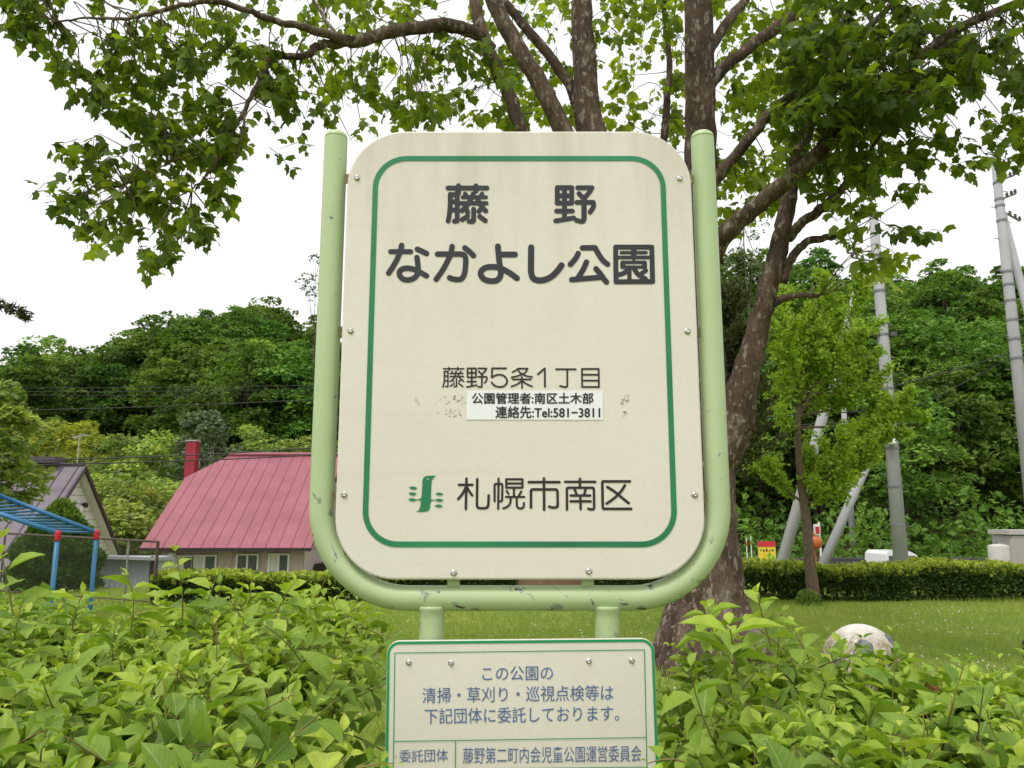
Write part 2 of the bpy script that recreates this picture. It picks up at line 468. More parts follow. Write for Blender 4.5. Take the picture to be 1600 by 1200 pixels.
def stroke_glyph(items, y, step=.55):
    """items: (strokes, x0, y0, scale, radius) in enlarged photo pixels; returns MB of the filled union on the plane y"""
    mb = MB()
    for strokes, x0, y0, sc, rad in items:
        segs = []
        for pts, r, smo in strokes:
            q = catmull(pts, 7) if smo and len(pts) > 2 else np.array(pts, float)
            q = q / sc + [x0, y0]; rr = (r or rad) / sc
            for a, b_ in zip(q[:-1], q[1:]): segs.append((a, b_, rr))
        A = np.array([s[0] for s in segs]); B = np.array([s[1] for s in segs]); RR = np.array([s[2] for s in segs])
        lo = np.minimum(A, B).min(0) - RR.max() - 2 * step; hi = np.maximum(A, B).max(0) + RR.max() + 2 * step
        st = min(step, RR.min() * .45)
        X = np.arange(lo[0], hi[0], st); Yv = np.arange(lo[1], hi[1], st)
        PX, PY = np.meshgrid(X, Yv); D = np.full(PX.shape, 1e9)
        for a, b_, rr in segs:
            d = b_ - a; L2 = d.dot(d) + 1e-9
            t = np.clip(((PX - a[0]) * d[0] + (PY - a[1]) * d[1]) / L2, 0, 1)
            D = np.minimum(D, np.hypot(PX - a[0] - t * d[0], PY - a[1] - t * d[1]) - rr)
        ins = D < 0
        polys = []
        for j in range(len(Yv) - 1):
            i = 0
            while i < len(X) - 1:
                c4 = (ins[j, i], ins[j, i + 1], ins[j + 1, i + 1], ins[j + 1, i])
                if all(c4):
                    k = i
                    while k + 1 < len(X) - 1 and ins[j, k + 2] and ins[j + 1, k + 2]: k += 1
                    polys.append([(X[i], Yv[j]), (X[k + 1], Yv[j]), (X[k + 1], Yv[j + 1]), (X[i], Yv[j + 1])]); i = k + 1; continue
                if any(c4):
                    cs = [(j, i), (j, i + 1), (j + 1, i + 1), (j + 1, i)]; poly = []
                    for q in range(4):
                        a, b_ = cs[q], cs[(q + 1) % 4]; da, db = D[a], D[b_]
                        pa = np.array([X[a[1]], Yv[a[0]]]); pb = np.array([X[b_[1]], Yv[b_[0]]])
                        if da < 0: poly.append(tuple(pa))
                        if (da < 0) != (db < 0): poly.append(tuple(pa + (pb - pa) * da / (da - db)))
                    if len(poly) > 2: polys.append(poly)
                i += 1
        for poly in polys: mb.add([P(u, v, y) for u, v in poly], [tuple(range(len(poly)))])
    return mb

FUJI = [ln((150, 205), (1060, 205)), ln((395, 150), (395, 320)), ln((805, 155), (800, 275)),
        sm((202, 355), (200, 620), (180, 840), (152, 975)), ln((202, 360), (370, 360)), ln((365, 300), (365, 960)), ln((362, 975), (300, 982)),
        ln((200, 528), (365, 528)), ln((200, 718), (365, 718)), S([(492, 420), (1040, 420)], 46), S([(400, 562), (1050, 562)], 50),
        S([(552, 342), (605, 415)], 52), S([(948, 342), (905, 415)], 52),
        sm((735, 350), (668, 500), (575, 630), (475, 735)), sm((845, 470), (925, 620), (1035, 742)), ln((575, 690), (612, 775)),
        ln((485, 945), (605, 865)), ln((750, 702), (750, 960)), sm((750, 955), (725, 988), (642, 985)), ln((960, 660), (872, 750)), ln((892, 872), (1025, 970))]
NO = [ln((160, 195), (500, 195), (500, 558), (160, 558), (160, 195)), S([(330, 195), (330, 900)], 57), ln((160, 385), (500, 385)),
      ln((145, 745), (515, 745)), ln((125, 975), (545, 905)), ln((640, 198), (975, 198)), sm((975, 200), (900, 320), (800, 430)),
      ln((670, 335), (800, 470)), ln((620, 540), (1000, 540)), sm((1005, 545), (1015, 610), (985, 690), (930, 770)),
      S([(788, 560), (788, 930)], 62), sm((788, 925), (765, 980), (700, 985), (605, 958))]
NA = [S([(150, 335), (608, 335)], 56), sm((400, 192), (370, 330), (290, 520), (195, 690), (105, 822)), ln((757, 280), (965, 375)),
      sm((748, 470), (765, 600), (775, 720), (765, 830), (690, 930), (560, 978), (430, 955), (355, 870), (358, 780), (440, 722), (560, 712), (680, 738), (810, 800), (965, 885))]
KA = [sm((530, 218), (500, 380), (420, 560), (310, 760), (168, 962)), ln((198, 390), (720, 390)),
      sm((710, 390), (800, 412), (836, 490), (838, 600), (820, 780), (785, 900), (720, 962), (620, 968), (540, 955), (472, 928)), sm((818, 250), (920, 330), (1015, 425))]
YO = [sm((552, 215), (570, 450), (595, 640), (615, 760), (610, 880), (540, 980), (400, 1005), (255, 970), (165, 870), (175, 775), (260, 705), (370, 682), (520, 687), (650, 727), (820, 820), (985, 938)),
      ln((600, 400), (940, 400))]
SHI = [sm((290, 240), (288, 450), (285, 700), (297, 850), (355, 955), (490, 990), (640, 960), (780, 880), (900, 755), (978, 648))]
KOU = [ln((452, 258), (748, 255)), sm((748, 258), (845, 430), (940, 560), (1040, 640)), sm((352, 388), (285, 515), (168, 645)),
       sm((545, 590), (480, 740), (385, 900), (335, 975)), ln((200, 1003), (900, 945)), sm((768, 748), (880, 875), (950, 980), (1015, 1058))]
EN = [ln((178, 240), (1025, 240), (1045, 1048), (188, 1052), (178, 240)), S([(308, 370), (895, 370)], 38), S([(605, 240), (605, 490)], 62), S([(200, 482), (1020, 482)], 42),
      S([(340, 598), (865, 598)], 40), S([(340, 708), (862, 708)], 36), S([(345, 610), (345, 696)], 58), S([(858, 610), (858, 715)], 56),
      S([(480, 720), (400, 830), (270, 885)], 55, True), S([(503, 745), (503, 1050)], 50), S([(600, 720), (700, 870), (880, 985)], 56, True), S([(890, 788), (790, 850)], 50)]
title = [(FUJI, 690, 280, 15, 57), (NO, 860, 280, 15, 56), (NA, 600, 370, 14.545, 62), (KA, 670, 370, 14.545, 62), (YO, 740, 370, 14.545, 66),
         (SHI, 810, 370, 14.545, 70), (KOU, 880, 370, 15, 64), (EN, 950, 370, 15, 58)]
stroke_glyph(title, YP - .0013).build('title_lettering', DARK, panel)

FUJI2 = [ln((140, 197), (705, 197)), ln((297, 155), (297, 235)), ln((537, 155), (537, 235)), sm((165, 272), (165, 470), (152, 600), (125, 705)), ln((165, 272), (262, 272)),
         ln((264, 272), (264, 685)), ln((260, 692), (195, 690)), ln((165, 400), (262, 400)), ln((162, 530), (262, 530)), ln((325, 325), (680, 325)), ln((325, 412), (695, 412)),
         ln((375, 270), (402, 312)), ln((625, 265), (598, 308)), sm((490, 265), (462, 400), (400, 490), (320, 550)), sm((545, 340), (592, 450), (705, 545)), ln((395, 515), (422, 552)),
         ln((330, 680), (435, 605)), ln((500, 472), (500, 680)), ln((495, 694), (435, 690)), ln((622, 508), (570, 552)), ln((565, 605), (680, 690))]
NO2 = [ln((807, 185), (1042, 185), (1042, 437), (807, 437), (807, 185)), ln((925, 185), (925, 665)), ln((807, 310), (1045, 310)), ln((800, 552), (1045, 552)), ln((785, 705), (1060, 650)),
       ln((1105, 187), (1335, 187)), sm((1335, 190), (1290, 270), (1215, 335)), ln((1120, 265), (1225, 375)), ln((1105, 420), (1332, 420)), sm((1335, 422), (1348, 470), (1322, 540), (1285, 588)),
       ln((1210, 360), (1205, 680)), sm((1205, 675), (1190, 705), (1100, 695))]
GO = [ln((545, 185), (158, 185), (150, 438)), sm((150, 440), (260, 378), (380, 362), (500, 405), (572, 510), (555, 610), (480, 682), (360, 702), (240, 672), (172, 612), (148, 575))]
JO = [sm((725, 290), (800, 250), (880, 192)), ln((880, 192), (1142, 192)), sm((1142, 200), (1080, 300), (990, 352), (850, 402), (698, 435)), sm((868, 215), (930, 300), (1010, 350), (1120, 400), (1272, 425)),
      ln((725, 492), (1240, 492)), ln((988, 422), (988, 730)), sm((965, 545), (850, 628), (698, 690)), sm((1010, 545), (1120, 622), (1272, 690))]
ICHI = [ln((80, 285), (236, 152), (240, 570))]
CHO = [ln((492, 173), (938, 173)), ln((748, 173), (748, 540)), sm((748, 535), (735, 568), (690, 577), (585, 553))]
MOKU = [ln((1080, 165), (1460, 165), (1468, 575), (1085, 575), (1080, 165)), ln((1080, 297), (1462, 297)), ln((1084, 430), (1466, 430))]
stroke_glyph([(FUJI2, 685, 565, 17.78, 20), (NO2, 685, 565, 17.78, 23), (GO, 760, 565, 17.78, 25), (JO, 760, 565, 17.78, 23), (ICHI, 835, 565, 14.545, 21.5),
              (CHO, 835, 565, 14.545, 20.5), (MOKU, 835, 565, 14.545, 20)], YP - .0013).build('address_lettering', INK, panel)
SATSU = [ln((410, 220), (390, 1032)), ln((206, 385), (568, 385)), sm((400, 430), (305, 620), (185, 768)), sm((415, 440), (480, 550), (562, 668)), ln((698, 232), (688, 920)),
         sm((688, 910), (705, 985), (770, 1012)), ln((765, 1012), (900, 1012)), sm((895, 1012), (970, 985), (995, 900)), ln((995, 910), (1003, 668))]
HORO = [ln((240, 215), (230, 1030)), ln((133, 828), (133, 400)), sm((133, 405), (143, 368), (178, 358)), ln((175, 358), (305, 358)), sm((300, 358), (332, 368), (342, 410)), ln((342, 405), (335, 790)),
        sm((335, 785), (322, 818), (288, 825)), ln((290, 825), (235, 825)), ln((445, 236), (880, 236), (878, 460), (447, 460), (445, 236)), ln((450, 350), (880, 350)), ln((652, 465), (652, 705)),
        ln((457, 550), (505, 622)), ln((848, 560), (785, 672)), ln((438, 708), (928, 708)), sm((562, 715), (555, 860), (480, 968), (365, 1014)), sm((728, 715), (728, 900), (745, 985), (805, 1018)),
        ln((800, 1018), (852, 1018)), sm((848, 1018), (898, 990), (915, 940), (920, 872))]
SHI2 = [ln((105, 313), (928, 313)), ln((512, 215), (518, 1050)), ln((165, 993), (165, 560)), sm((165, 565), (175, 522), (218, 508)), ln((214, 508), (822, 508)), sm((818, 508), (860, 522), (876, 575)),
        ln((876, 570), (882, 905)), sm((882, 900), (868, 970), (800, 995), (720, 990), (650, 968))]
MINAMI = [ln((106, 237), (734, 237)), ln((415, 175), (415, 355)), ln((146, 815), (143, 400)), sm((143, 402), (150, 370), (182, 360)), ln((178, 360), (672, 360)), sm((668, 360), (698, 370), (706, 402)),
          ln((706, 398), (712, 765)), sm((712, 760), (702, 804), (660, 812), (588, 798)), ln((300, 372), (348, 510)), ln((540, 372), (500, 510)), ln((220, 522), (628, 522)), ln((425, 520), (430, 803)), ln((220, 643), (638, 643))]
KU = [ln((1455, 228), (905, 228)), sm((910, 228), (888, 235), (881, 260)), ln((881, 255), (890, 765)), sm((890, 760), (898, 790), (925, 800)), ln((918, 800), (1482, 800)),
      sm((1352, 310), (1270, 435), (1150, 560), (975, 690)), sm((988, 345), (1150, 450), (1300, 575), (1430, 680))]
stroke_glyph([(SATSU, 705, 735, 17.143, 34), (HORO, 765, 735, 17.143, 29), (SHI2, 820, 735, 17.143, 35), (MINAMI, 875, 735, 13.333, 26), (KU, 875, 735, 13.333, 28)], YP - .0013).build('ward_lettering', INK, panel)

# the ward emblem: a bird standing as a trunk between six leaves
body = [(885, 138), (700, 142), (600, 155), (548, 190), (520, 250), (510, 400), (500, 560), (490, 700), (468, 748), (420, 770), (340, 778), (340, 800), (440, 802), (468, 818), (468, 900), (458, 970),
        (430, 1040), (388, 1085), (340, 1108), (540, 1110), (640, 1095), (690, 1060), (715, 1000), (725, 900), (735, 850), (768, 812), (865, 803), (865, 787), (765, 782), (740, 768), (745, 600), (752, 400), (765, 270), (790, 222), (830, 178)]
em = MB(); em.add([P(630 + x / 17.143, 735 + y / 17.143, YP - .0013) for x, y in body], [tuple(range(len(body)))])
for cx, cy, a_, h_ in ((265, 470, 112, 42), (250, 626, 114, 42), (245, 785, 112, 42), (968, 630, 112, 38), (965, 796, 114, 42), (952, 952, 112, 40)):
    L = [(cx + a_ * t, cy - h_ * (1 - t * t) + 6 * t) for t in np.linspace(-1, 1, 11)] + [(cx + a_ * t, cy + h_ * (1 - t * t) + 6 * t) for t in np.linspace(1, -1, 11)][1:-1]
    em.add([P(630 + x / 17.143, 735 + y / 17.143, YP - .0017) for x, y in L], [tuple(range(len(L)))])
emb = em.build('emblem', GREEN, panel)
MB().add([P(630 + (662 + 17 * math.cos(a)) / 17.143, 735 + (232 + 17 * math.sin(a)) / 17.143, YP - .0021) for a in np.linspace(0, 2 * math.pi, 12, endpoint=False)], [tuple(range(12))]).build('emblem_eye', PANEL, panel)

# what is left of lettering that was scraped off
gh = []
for (u0, u1, v0, v1, n) in ((642, 660, 618, 630, 3), (680, 729, 617, 631, 16), (683, 720, 638, 651, 16), (968, 986, 615, 632, 14), (972, 984, 638, 652, 6)):
    for k in range(n):
        u, v = random.uniform(u0, u1), random.uniform(v0, v1)
        d = random.choice([(4, 0), (0, 5), (2, 3), (-2, 3), (3, 0)])
        gh.append((ln((u, v), (min(u + d[0], u1), min(v + d[1], v1))), ))
stroke_glyph([(list(g), 0, 0, 1, random.uniform(.35, .75)) for g in gh], YP - .0010).build('faded_lettering', GHOST, panel)

def text_mb(body, offset, u0, u1, v_top, v_bot, dv, y):
    """body set in the built-in font, fitted into a box on the plane y; dv: how far the right end stands below the left"""
    c = bpy.data.curves.new('lettering', 'FONT'); c.body = body; c.offset = offset; c.resolution_u = 3
    o = bpy.data.objects.new('lettering', c); COL.objects.link(o)
    bpy.context.view_layer.update()
    me = bpy.data.meshes.new_from_object(o.evaluated_get(bpy.context.evaluated_depsgraph_get()))
    V = np.array([v.co[:] for v in me.vertices]); Fc = [tuple(p.vertices) for p in me.polygons]
    bpy.data.objects.remove(o); bpy.data.curves.remove(c); bpy.data.meshes.remove(me)
    lo, hi = V.min(0), V.max(0)
    s = (V[:, 0] - lo[0]) / (hi[0] - lo[0]); t = (V[:, 1] - lo[1]) / (hi[1] - lo[1])
    return np.array([P(u0 + a * (u1 - u0), v_bot + b_ * (v_top - v_bot) + a * dv, y) for a, b_ in zip(s, t)]), Fc

def flat_rect(c4, y, th=.0012):
    q = [P(u, v, y) for u, v in c4]; back = [p + [0, th, 0] for p in q]
    return MB().add(q + back, [(0, 1, 2, 3), (7, 6, 5, 4)] + [(k, k + 4, (k + 1) % 4 + 4, (k + 1) % 4) for k in range(4)])

stk = flat_rect([(729.3, 610.8), (941.8, 611.2), (942, 656), (729, 655.6)], YP - .0016, .0012).build('sticker', WHITE, sign)
for body_, u0, u1, vt, vb in (('公園管理者:南区土木部', 737.6, 927, 613.8, 630.8), ('連絡先:Tel:581−3811', 774.4, 937.5, 634.8, 653.3)):
    mb = MB()
    for k, (du, dv_) in enumerate(((0, 0), (.45, 0), (-.45, 0), (0, .4), (0, -.4))):      # heavier strokes
        mb.add(*text_mb(body_, 0, u0 + du, u1 + du, vt + dv_, vb + dv_, 0, YP - .0024 - .00005 * k))
    mb.build('sticker_lettering', BLACK, stk)

# ------------------------------------------------------------------ the lower notice board
lx = P(602, 1100, YB)[0]; rx = P(1025, 1100, YB)[0]; tz = P(811, 999.5, YB)[2]; bz = tz - .62
a_ = math.radians(.55); cx_, cz_ = (lx + rx) / 2, tz
def rot(o): return np.stack([cx_ + (o[:, 0] - cx_) * math.cos(a_) - (o[:, 1] - cz_) * math.sin(a_), cz_ + (o[:, 0] - cx_) * math.sin(a_) + (o[:, 1] - cz_) * math.cos(a_)], -1)
board = plate(rot(rrect(lx, rx, bz, tz, .030)), YB, .012, .002).build('notice_board', PANEL, sign)
e = .0012; w = .0075
ring(rot(rrect(lx + e, rx - e, bz + e, tz - e, .029)), rot(rrect(lx + w, rx - w, bz + w, tz - w, .0225)), YB - .0013).build('border_line', GREEN2, board)
thin = MB()
def rule(p, q, wd=1.3):
    p, q = np.array(p, float), np.array(q, float); d = nrm(q - p); n = np.array([-d[1], d[0]]) * wd / 2
    thin.add([P(*(x), YB - .0013 - .00004 * thin.n) for x in (p + n, q + n, q - n, p - n)], [(0, 1, 2, 3)])
rule((616.8, 1020.3), (1007, 1015.3)); rule((616.8, 1020.3), (613, 1330)); rule((1007, 1015.3), (1013.5, 1330))
rule((614.5, 1158.5), (1011, 1152.3)); rule((613.6, 1203), (1012, 1198.6)); rule((711.5, 1157), (711, 1330))
thin.build('ruled_line', GREEN2, board)
for body_, off, u0, u1, vt, vb, dv in (('この公園の', 0, 753.5, 864, 1041.5, 1064, -1.2), ('清掃・草刈り・巡視点検等は', 0, 660, 958.5, 1074.5, 1099, -4.6), ('下記団体に委託しております。', 0, 663.5, 967.5, 1107, 1131.5, -5),
                                       ('委託団体', -.002, 624, 700, 1171.5, 1191.5, -1.5), ('藤野第二町内会児童公園運営委員会', -.002, 723.5, 1002, 1168, 1193.5, -3.6)):
    mb = MB(); mb.add(*text_mb(body_, off, u0, u1, vt, vb, dv, YB - .0013)); mb.build('notice_lettering', BLUE, board)
for u, v in ((638.8, 1035), (704.8, 1035.5), (920, 1033), (987.2, 1032)): bolt(u, v, YB, .0058, board)
# ------------------------------------------------------------------ leaf shapes
# broad ovate shrub leaf, folded along the midrib and drooping to the tip (x across, y along, z up)
OV = []
for t, wd in ((0, 0), (.18, .62), (.42, 1.0), (.7, .70), (.88, .28), (1, 0)):
    dz = .10 * t - .24 * t * t
    if wd == 0: OV.append((0, t, dz))
    else: OV += [(-.5 * wd, t, dz + .16 * wd), (-.24 * wd, t + .01, dz + .095 * wd), (0, t, dz), (.24 * wd, t + .01, dz + .095 * wd), (.5 * wd, t, dz + .16 * wd)]
OV = np.array(OV); OF = []
for c_ in range(4): OF += [[0, 1 + c_ + 1, 1 + c_, 1 + c_]]
OF = [[0, 2, 1], [0, 3, 2], [0, 4, 3], [0, 5, 4]]
for r_ in range(3):
    for c_ in range(4):
        a0 = 1 + 5 * r_ + c_; OF += [[a0, a0 + 1, a0 + 6], [a0, a0 + 6, a0 + 5]]
OF += [[16, 17, 21], [17, 18, 21], [18, 19, 21], [19, 20, 21]]
# five-lobed plane leaf
PL = np.array([(0, .34, 0), (0, 0, 0), (.20, -.03, -.01), (.44, .08, -.07), (.38, .27, -.02), (.55, .55, -.12), (.34, .60, -.03), (.20, .76, -.03), (0, 1.02, -.14), (-.20, .76, -.03), (-.34, .60, -.03),
               (-.55, .55, -.12), (-.38, .27, -.02), (-.44, .08, -.07), (-.20, -.03, -.01)])
PF = [[0, k, k + 1] for k in range(1, 14)] + [[0, 14, 1]]
DI = np.array([(0, 0, 0), (.5, .45, .06), (0, 1, -.08), (-.5, .45, .06)]); DF = [[0, 1, 2], [0, 2, 3]]
# a tuft of three small blades, for far foliage
TU = np.array([(0, 0, 0), (.30, .5, .10), (0, 1, -.05), (-.30, .5, .10), (.62, .62, -.10), (.25, .85, .0), (-.62, .62, -.10), (-.25, .85, .0)])
TF = [[0, 1, 2], [0, 2, 3], [0, 4, 1], [1, 4, 5], [0, 3, 6], [3, 7, 6]]

def rand_dir(n):
    v = rng.normal(size=(n, 3)); return nrm(v)

# ------------------------------------------------------------------ front shrubs
SHRUB = leaf_mat('shrub leaf', [(0, (.085, .165, .022)), (.4, (.195, .315, .036)), (.75, (.33, .455, .055)), (1, (.46, .55, .08))], .34, .5, .25, veins=True)
SHRUB_STEM = plain('shrub stem', (.19, .15, .055), .8, .3, 30)
BUD = plain('pale green buds', (.42, .50, .24), .7, .2, 30)
BROWN = leaf_mat('withered leaf', [(0, (.20, .085, .03)), (1, (.34, .16, .06))], .2, .8, .1)

def shrub(name, label, top_fn, sample, n_top, n_face, extra_shoots=()):
    root = thing(name, (sample(0.5, 0.5)[0], sample(0.5, 0.5)[1], 0), label, 'shrub', 'leafy shrubs round the sign')
    LV, LF, LT, SVm = [], [], [], MB()
    bud_p = []; brown = []
    pos, tip, up, size, tint = [], [], [], [], []
    def shoot(base, d, L, nodes, big, young):
        d = d / np.linalg.norm(d)
        side = np.cross(d, rand_dir(1)[0]); side /= np.linalg.norm(side)
        bend = rand_dir(1)[0] * .25 + np.array([0, 0, -.10])
        pts = [base + d * L * t + bend * L * t * t for t in np.linspace(0, 1, nodes + 1)]
        SVm.tube(pts, [.0025 * (1 - .55 * t) for t in np.linspace(0, 1, nodes + 1)], 4, cap=False)
        for k in range(1, nodes + 1):
            t = k / nodes; s_ = side if k % 2 else np.cross(d, side)
            ax = nrm(pts[k] - pts[k - 1])
            f = big * (.72 + .45 * math.sin(math.pi * min(.95, .25 + .7 * t))) * (1.0 if t < .8 else .78 if t < .99 else .5)
            for q in (-1, 1):
                if random.random() < .06: continue
                td = nrm(s_ * q * (1.0 if t < .95 else .55) + ax * (.15 + .35 * t) + np.array([0, 0, .06 - .36 * (1 - t)]) + rng.normal(0, .20, 3))
                upv = np.array([0, 0, 1.0]) + rng.normal(0, .30, 3) + (ax * .3)
                if abs(nrm(upv).dot(td)) > .93: upv = upv + s_ * .7
                pos.append(pts[k] + td * .006); tip.append(td); up.append(upv); size.append(f * random.uniform(.78, 1.15))
                tint.append(np.clip(young * (.35 + .55 * t) + random.uniform(-.13, .16), 0, 1))
        if random.random() < .022: bud_p.append((pts[-2] + rng.normal(0, .01, 3)))
    def hz(x, y): return top_fn(x, y)
    for _ in range(n_top):
        x, y = sample(random.random(), random.random())
        L = random.uniform(.16, .30); zt_ = hz(x, y)
        d = np.array([0, 0, 1.0]) + np.array([rng.normal(0, .45), rng.normal(-.15, .45), 0])
        base = np.array([x, y, zt_ - L * .85 - abs(rng.normal(0, .035))])
        shoot(base, d, L, random.choice([4, 5, 5, 6]), random.uniform(.058, .104), random.uniform(.55, 1.08))
    for _ in range(n_face):                                   # older growth lower down the front and sides
        x, y = sample(random.random(), random.random() ** 2.2)
        zt_ = hz(x, y); z = zt_ * (1 - .62 * random.random() ** 1.2) - .05
        d = np.array([rng.normal(0, .6), -abs(rng.normal(.55, .3)), rng.normal(.45, .35)])
        shoot(np.array([x, y, z]) , d, random.uniform(.15, .26), random.choice([4, 4, 5]), random.uniform(.062, .090), random.uniform(.25, .70))
    for (b0, b1, nn, big) in extra_shoots:
        b0, b1 = np.array(b0), np.array(b1); shoot(b0, b1 - b0, np.linalg.norm(b1 - b0), nn, big, .95)
    # woody stems from the ground
    for _ in range(46):
        x, y = sample(random.random(), random.random()); x0, y0 = sample(.5 + (random.random() - .5) * .8, .5 + (random.random() - .5) * .6)
        SVm.tube([(x0, y0, -.02), ((x0 + x) / 2, (y0 + y) / 2, hz(x, y) * .45), (x, y, hz(x, y) - .16)], [.011, .008, .004], 5, cap=False)
    A = lambda q: np.array(q)
    sz = A(size)
    V, Fq = scatter(OV, OF, A(pos), A(tip), A(up), sz, sz * rng.uniform(.50, .66, len(sz)))
    SVm.build('stem', SHRUB_STEM, root)
    mk('foliage', V, Fq, SHRUB, root, True, np.repeat(A(tint), len(OF)), leafuv=np.tile(OV * [1, 1, 0], (len(sz), 1)))
    if bud_p:
        for bp in bud_p:
            q = bp + rng.normal(0, .008, (7, 3))
            V, Fq = scatter(octa, of, q, rand_dir(7), rand_dir(7), np.full(7, .0042)); mk('flower_cluster', V, Fq, BUD, root)
    n = 9
    idx = rng.integers(0, len(pos), n)
    for i_ in idx:
        V, Fq = scatter(OV, OF, A(pos)[[i_]] + [0, -.015, .015], A(tip)[[i_]] + rng.normal(0, .4, (1, 3)), rand_dir(1), sz[[i_]] * .7, sz[[i_]] * .3)
        mk('withered_leaf', V, Fq, BROWN, root, True, np.full(len(OF), random.random()))
    return root

def topL(x, y):
    return 1.185 + .045 * math.sin(x * 5.1 + y * 2.0) + .03 * math.sin(y * 6.0 - x * 2.3) + .05 * max(0, y - 2.6) - .10 * max(0, 1.65 - y) / .3 - .22 * max(0, x + .62) / .4 * (1 if y > 1.9 else .7) + .04 * max(0, -x - 1.1)
def sampL(a, b_):
    y = 1.42 + 1.95 * b_
    x1 = -.455 if y < 2.05 else -.45 - .10 * (y - 2.05)
    x0 = -1.35 - .75 * (y - 1.4); return (x0 + (x1 - x0) * a, y)
def topR(x, y):
    return 1.128 + .030 * math.sin(x * 4.3 - y * 3.0) + .03 * math.sin(y * 7.0 + x * 3.1) - .10 * max(0, 1.65 - y) / .3 - .10 * max(0, .62 - x) / .3 + .02 * (y - 2) - (.028 * math.exp(-((x / y - .44) / .07) ** 2) if y > 1.75 else 0)
def sampR(a, b_):
    y = 1.42 + 1.15 * b_
    x0 = .455 if y < 2.0 else .46; x1 = 1.40 + .78 * (y - 1.4); return (x0 + (x1 - x0) * a, y)
def sh(u0, v0, u1, v1, Y, nn, big): return (P(u0, v0, Y), P(u1, v1, Y), nn, big)
shrub('leafy_shrub', 'lime green leafy shrub filling the ground left of the park sign', topL, sampL, 820, 470,
      [sh(205, 985, 225, 888, 2.3, 4, .085), sh(285, 970, 292, 868, 2.7, 5, .095), sh(425, 985, 440, 903, 2.6, 4, .10), sh(320, 960, 331, 905, 2.8, 3, .08),
       sh(20, 960, 6, 855, 2.0, 5, .085), sh(112, 985, 128, 910, 2.4, 4, .095), sh(468, 985, 478, 925, 2.9, 4, .085), sh(520, 985, 545, 940, 2.8, 3, .08), sh(560, 1200, 606, 1186, 1.66, 3, .034)])
shrub('leafy_shrub', 'lime green leafy shrub filling the ground right of the park sign', topR, sampR, 620, 370,
      [sh(1120, 1010, 1096, 925, 1.95, 4, .075), sh(1148, 1050, 1143, 958, 1.8, 4, .095), sh(1205, 1010, 1178, 930, 2.0, 5, .07), sh(1070, 1190, 1016, 1172, 1.66, 3, .05),
       sh(1265, 1030, 1240, 985, 2.1, 3, .09)])

# ------------------------------------------------------------------ plane tree
m, nt, b = new_mat('plane bark')
big = noise(nt, 3.2, 6, .62, mapped(nt, (1, 1, .45)), .6)
c = ramp(nt, big, [(.30, (.052, .038, .028)), (.46, (.092, .064, .046)), (.58, (.135, .096, .069)), (.66, (.24, .20, .155))])
fl = noise(nt, 17, 5, .6, mapped(nt, (1, 1, .5)), .3)
c = mixc(nt, ramp(nt, fl, [(.565, (0, 0, 0)), (.60, (.8, .8, .8))]), c, (.28, .24, .19))
fn = noise(nt, 45, 5, .7, mapped(nt, (1, 1, .3)))
c = mixc(nt, 1.0, c, ramp(nt, fn, [(.3, (.55, .55, .55)), (.7, (1.35, 1.35, 1.35))]), 'MULTIPLY')
nt.links.new(c, b.inputs['Base Color']); b.inputs['Roughness'].default_value = .92; b.inputs['Specular IOR Level'].default_value = .15
mm = nt.nodes.new('ShaderNodeMath'); mm.operation = 'ADD'; nt.links.new(fl, mm.inputs[0]); nt.links.new(fn, mm.inputs[1])
bump(nt, b, mm.outputs[0], .9, .02)
BARK = m

plane = thing('plane_tree', (P(1105, 1000, 8.5)[0], 8.5, 0), 'big plane tree with mottled brown trunk rising behind the sign', 'tree')
limbs = []                                                  # sampled centre lines, for the twigs
def limb(mb, pts, n=12, wob=.10, sub=6):
    """pts: (u, v, radius in photo pixels, distance)"""
    q = catmull(np.array([list(P(u, v, Y)) + [r * Y / F_PX] for u, v, r, Y in pts]), sub)
    q[1:-1, :3] += rng.normal(0, .006, (len(q) - 2, 3))
    mb.tube(q[:, :3], np.maximum(q[:, 3], .003), n, wob=wob)
    limbs.append(q[:, :3]); return mb
tk = MB()
limb(tk, [(1112, 1075, 108, 8.5), (1111, 1040, 88, 8.5), (1109, 1000, 74, 8.5), (1107, 950, 61, 8.5), (1105, 890, 52, 8.5), (1103, 800, 45, 8.5), (1103, 720, 42, 8.5), (1100, 620, 38, 8.5), (1097, 500, 33, 8.5), (1094, 380, 29, 8.5),
          (1094, 210, 25.5, 8.5), (1092, 60, 24, 8.5), (1088, -120, 21, 8.5), (1080, -330, 15, 8.5)], 28, .07)
for a in np.linspace(0, 2 * math.pi, 7, endpoint=False):    # root flare
    c0 = P(1110, 1010, 8.5); dd = np.array([math.cos(a + .3), math.sin(a + .3), 0])
    tk.tube([c0 + dd * .30 + [0, 0, .42], c0 + dd * .46 + [0, 0, .05 - c0[2] + .12], c0 * [1, 1, 0] + dd * .74 + [0, 0, -.06]], [.13, .15, .10], 10, wob=.12)
tk.build('trunk', BARK, plane, True)
def branch(*pts, n=12):
    mb = MB(); limb(mb, pts, n); return mb.build('branch', BARK, plane, True)
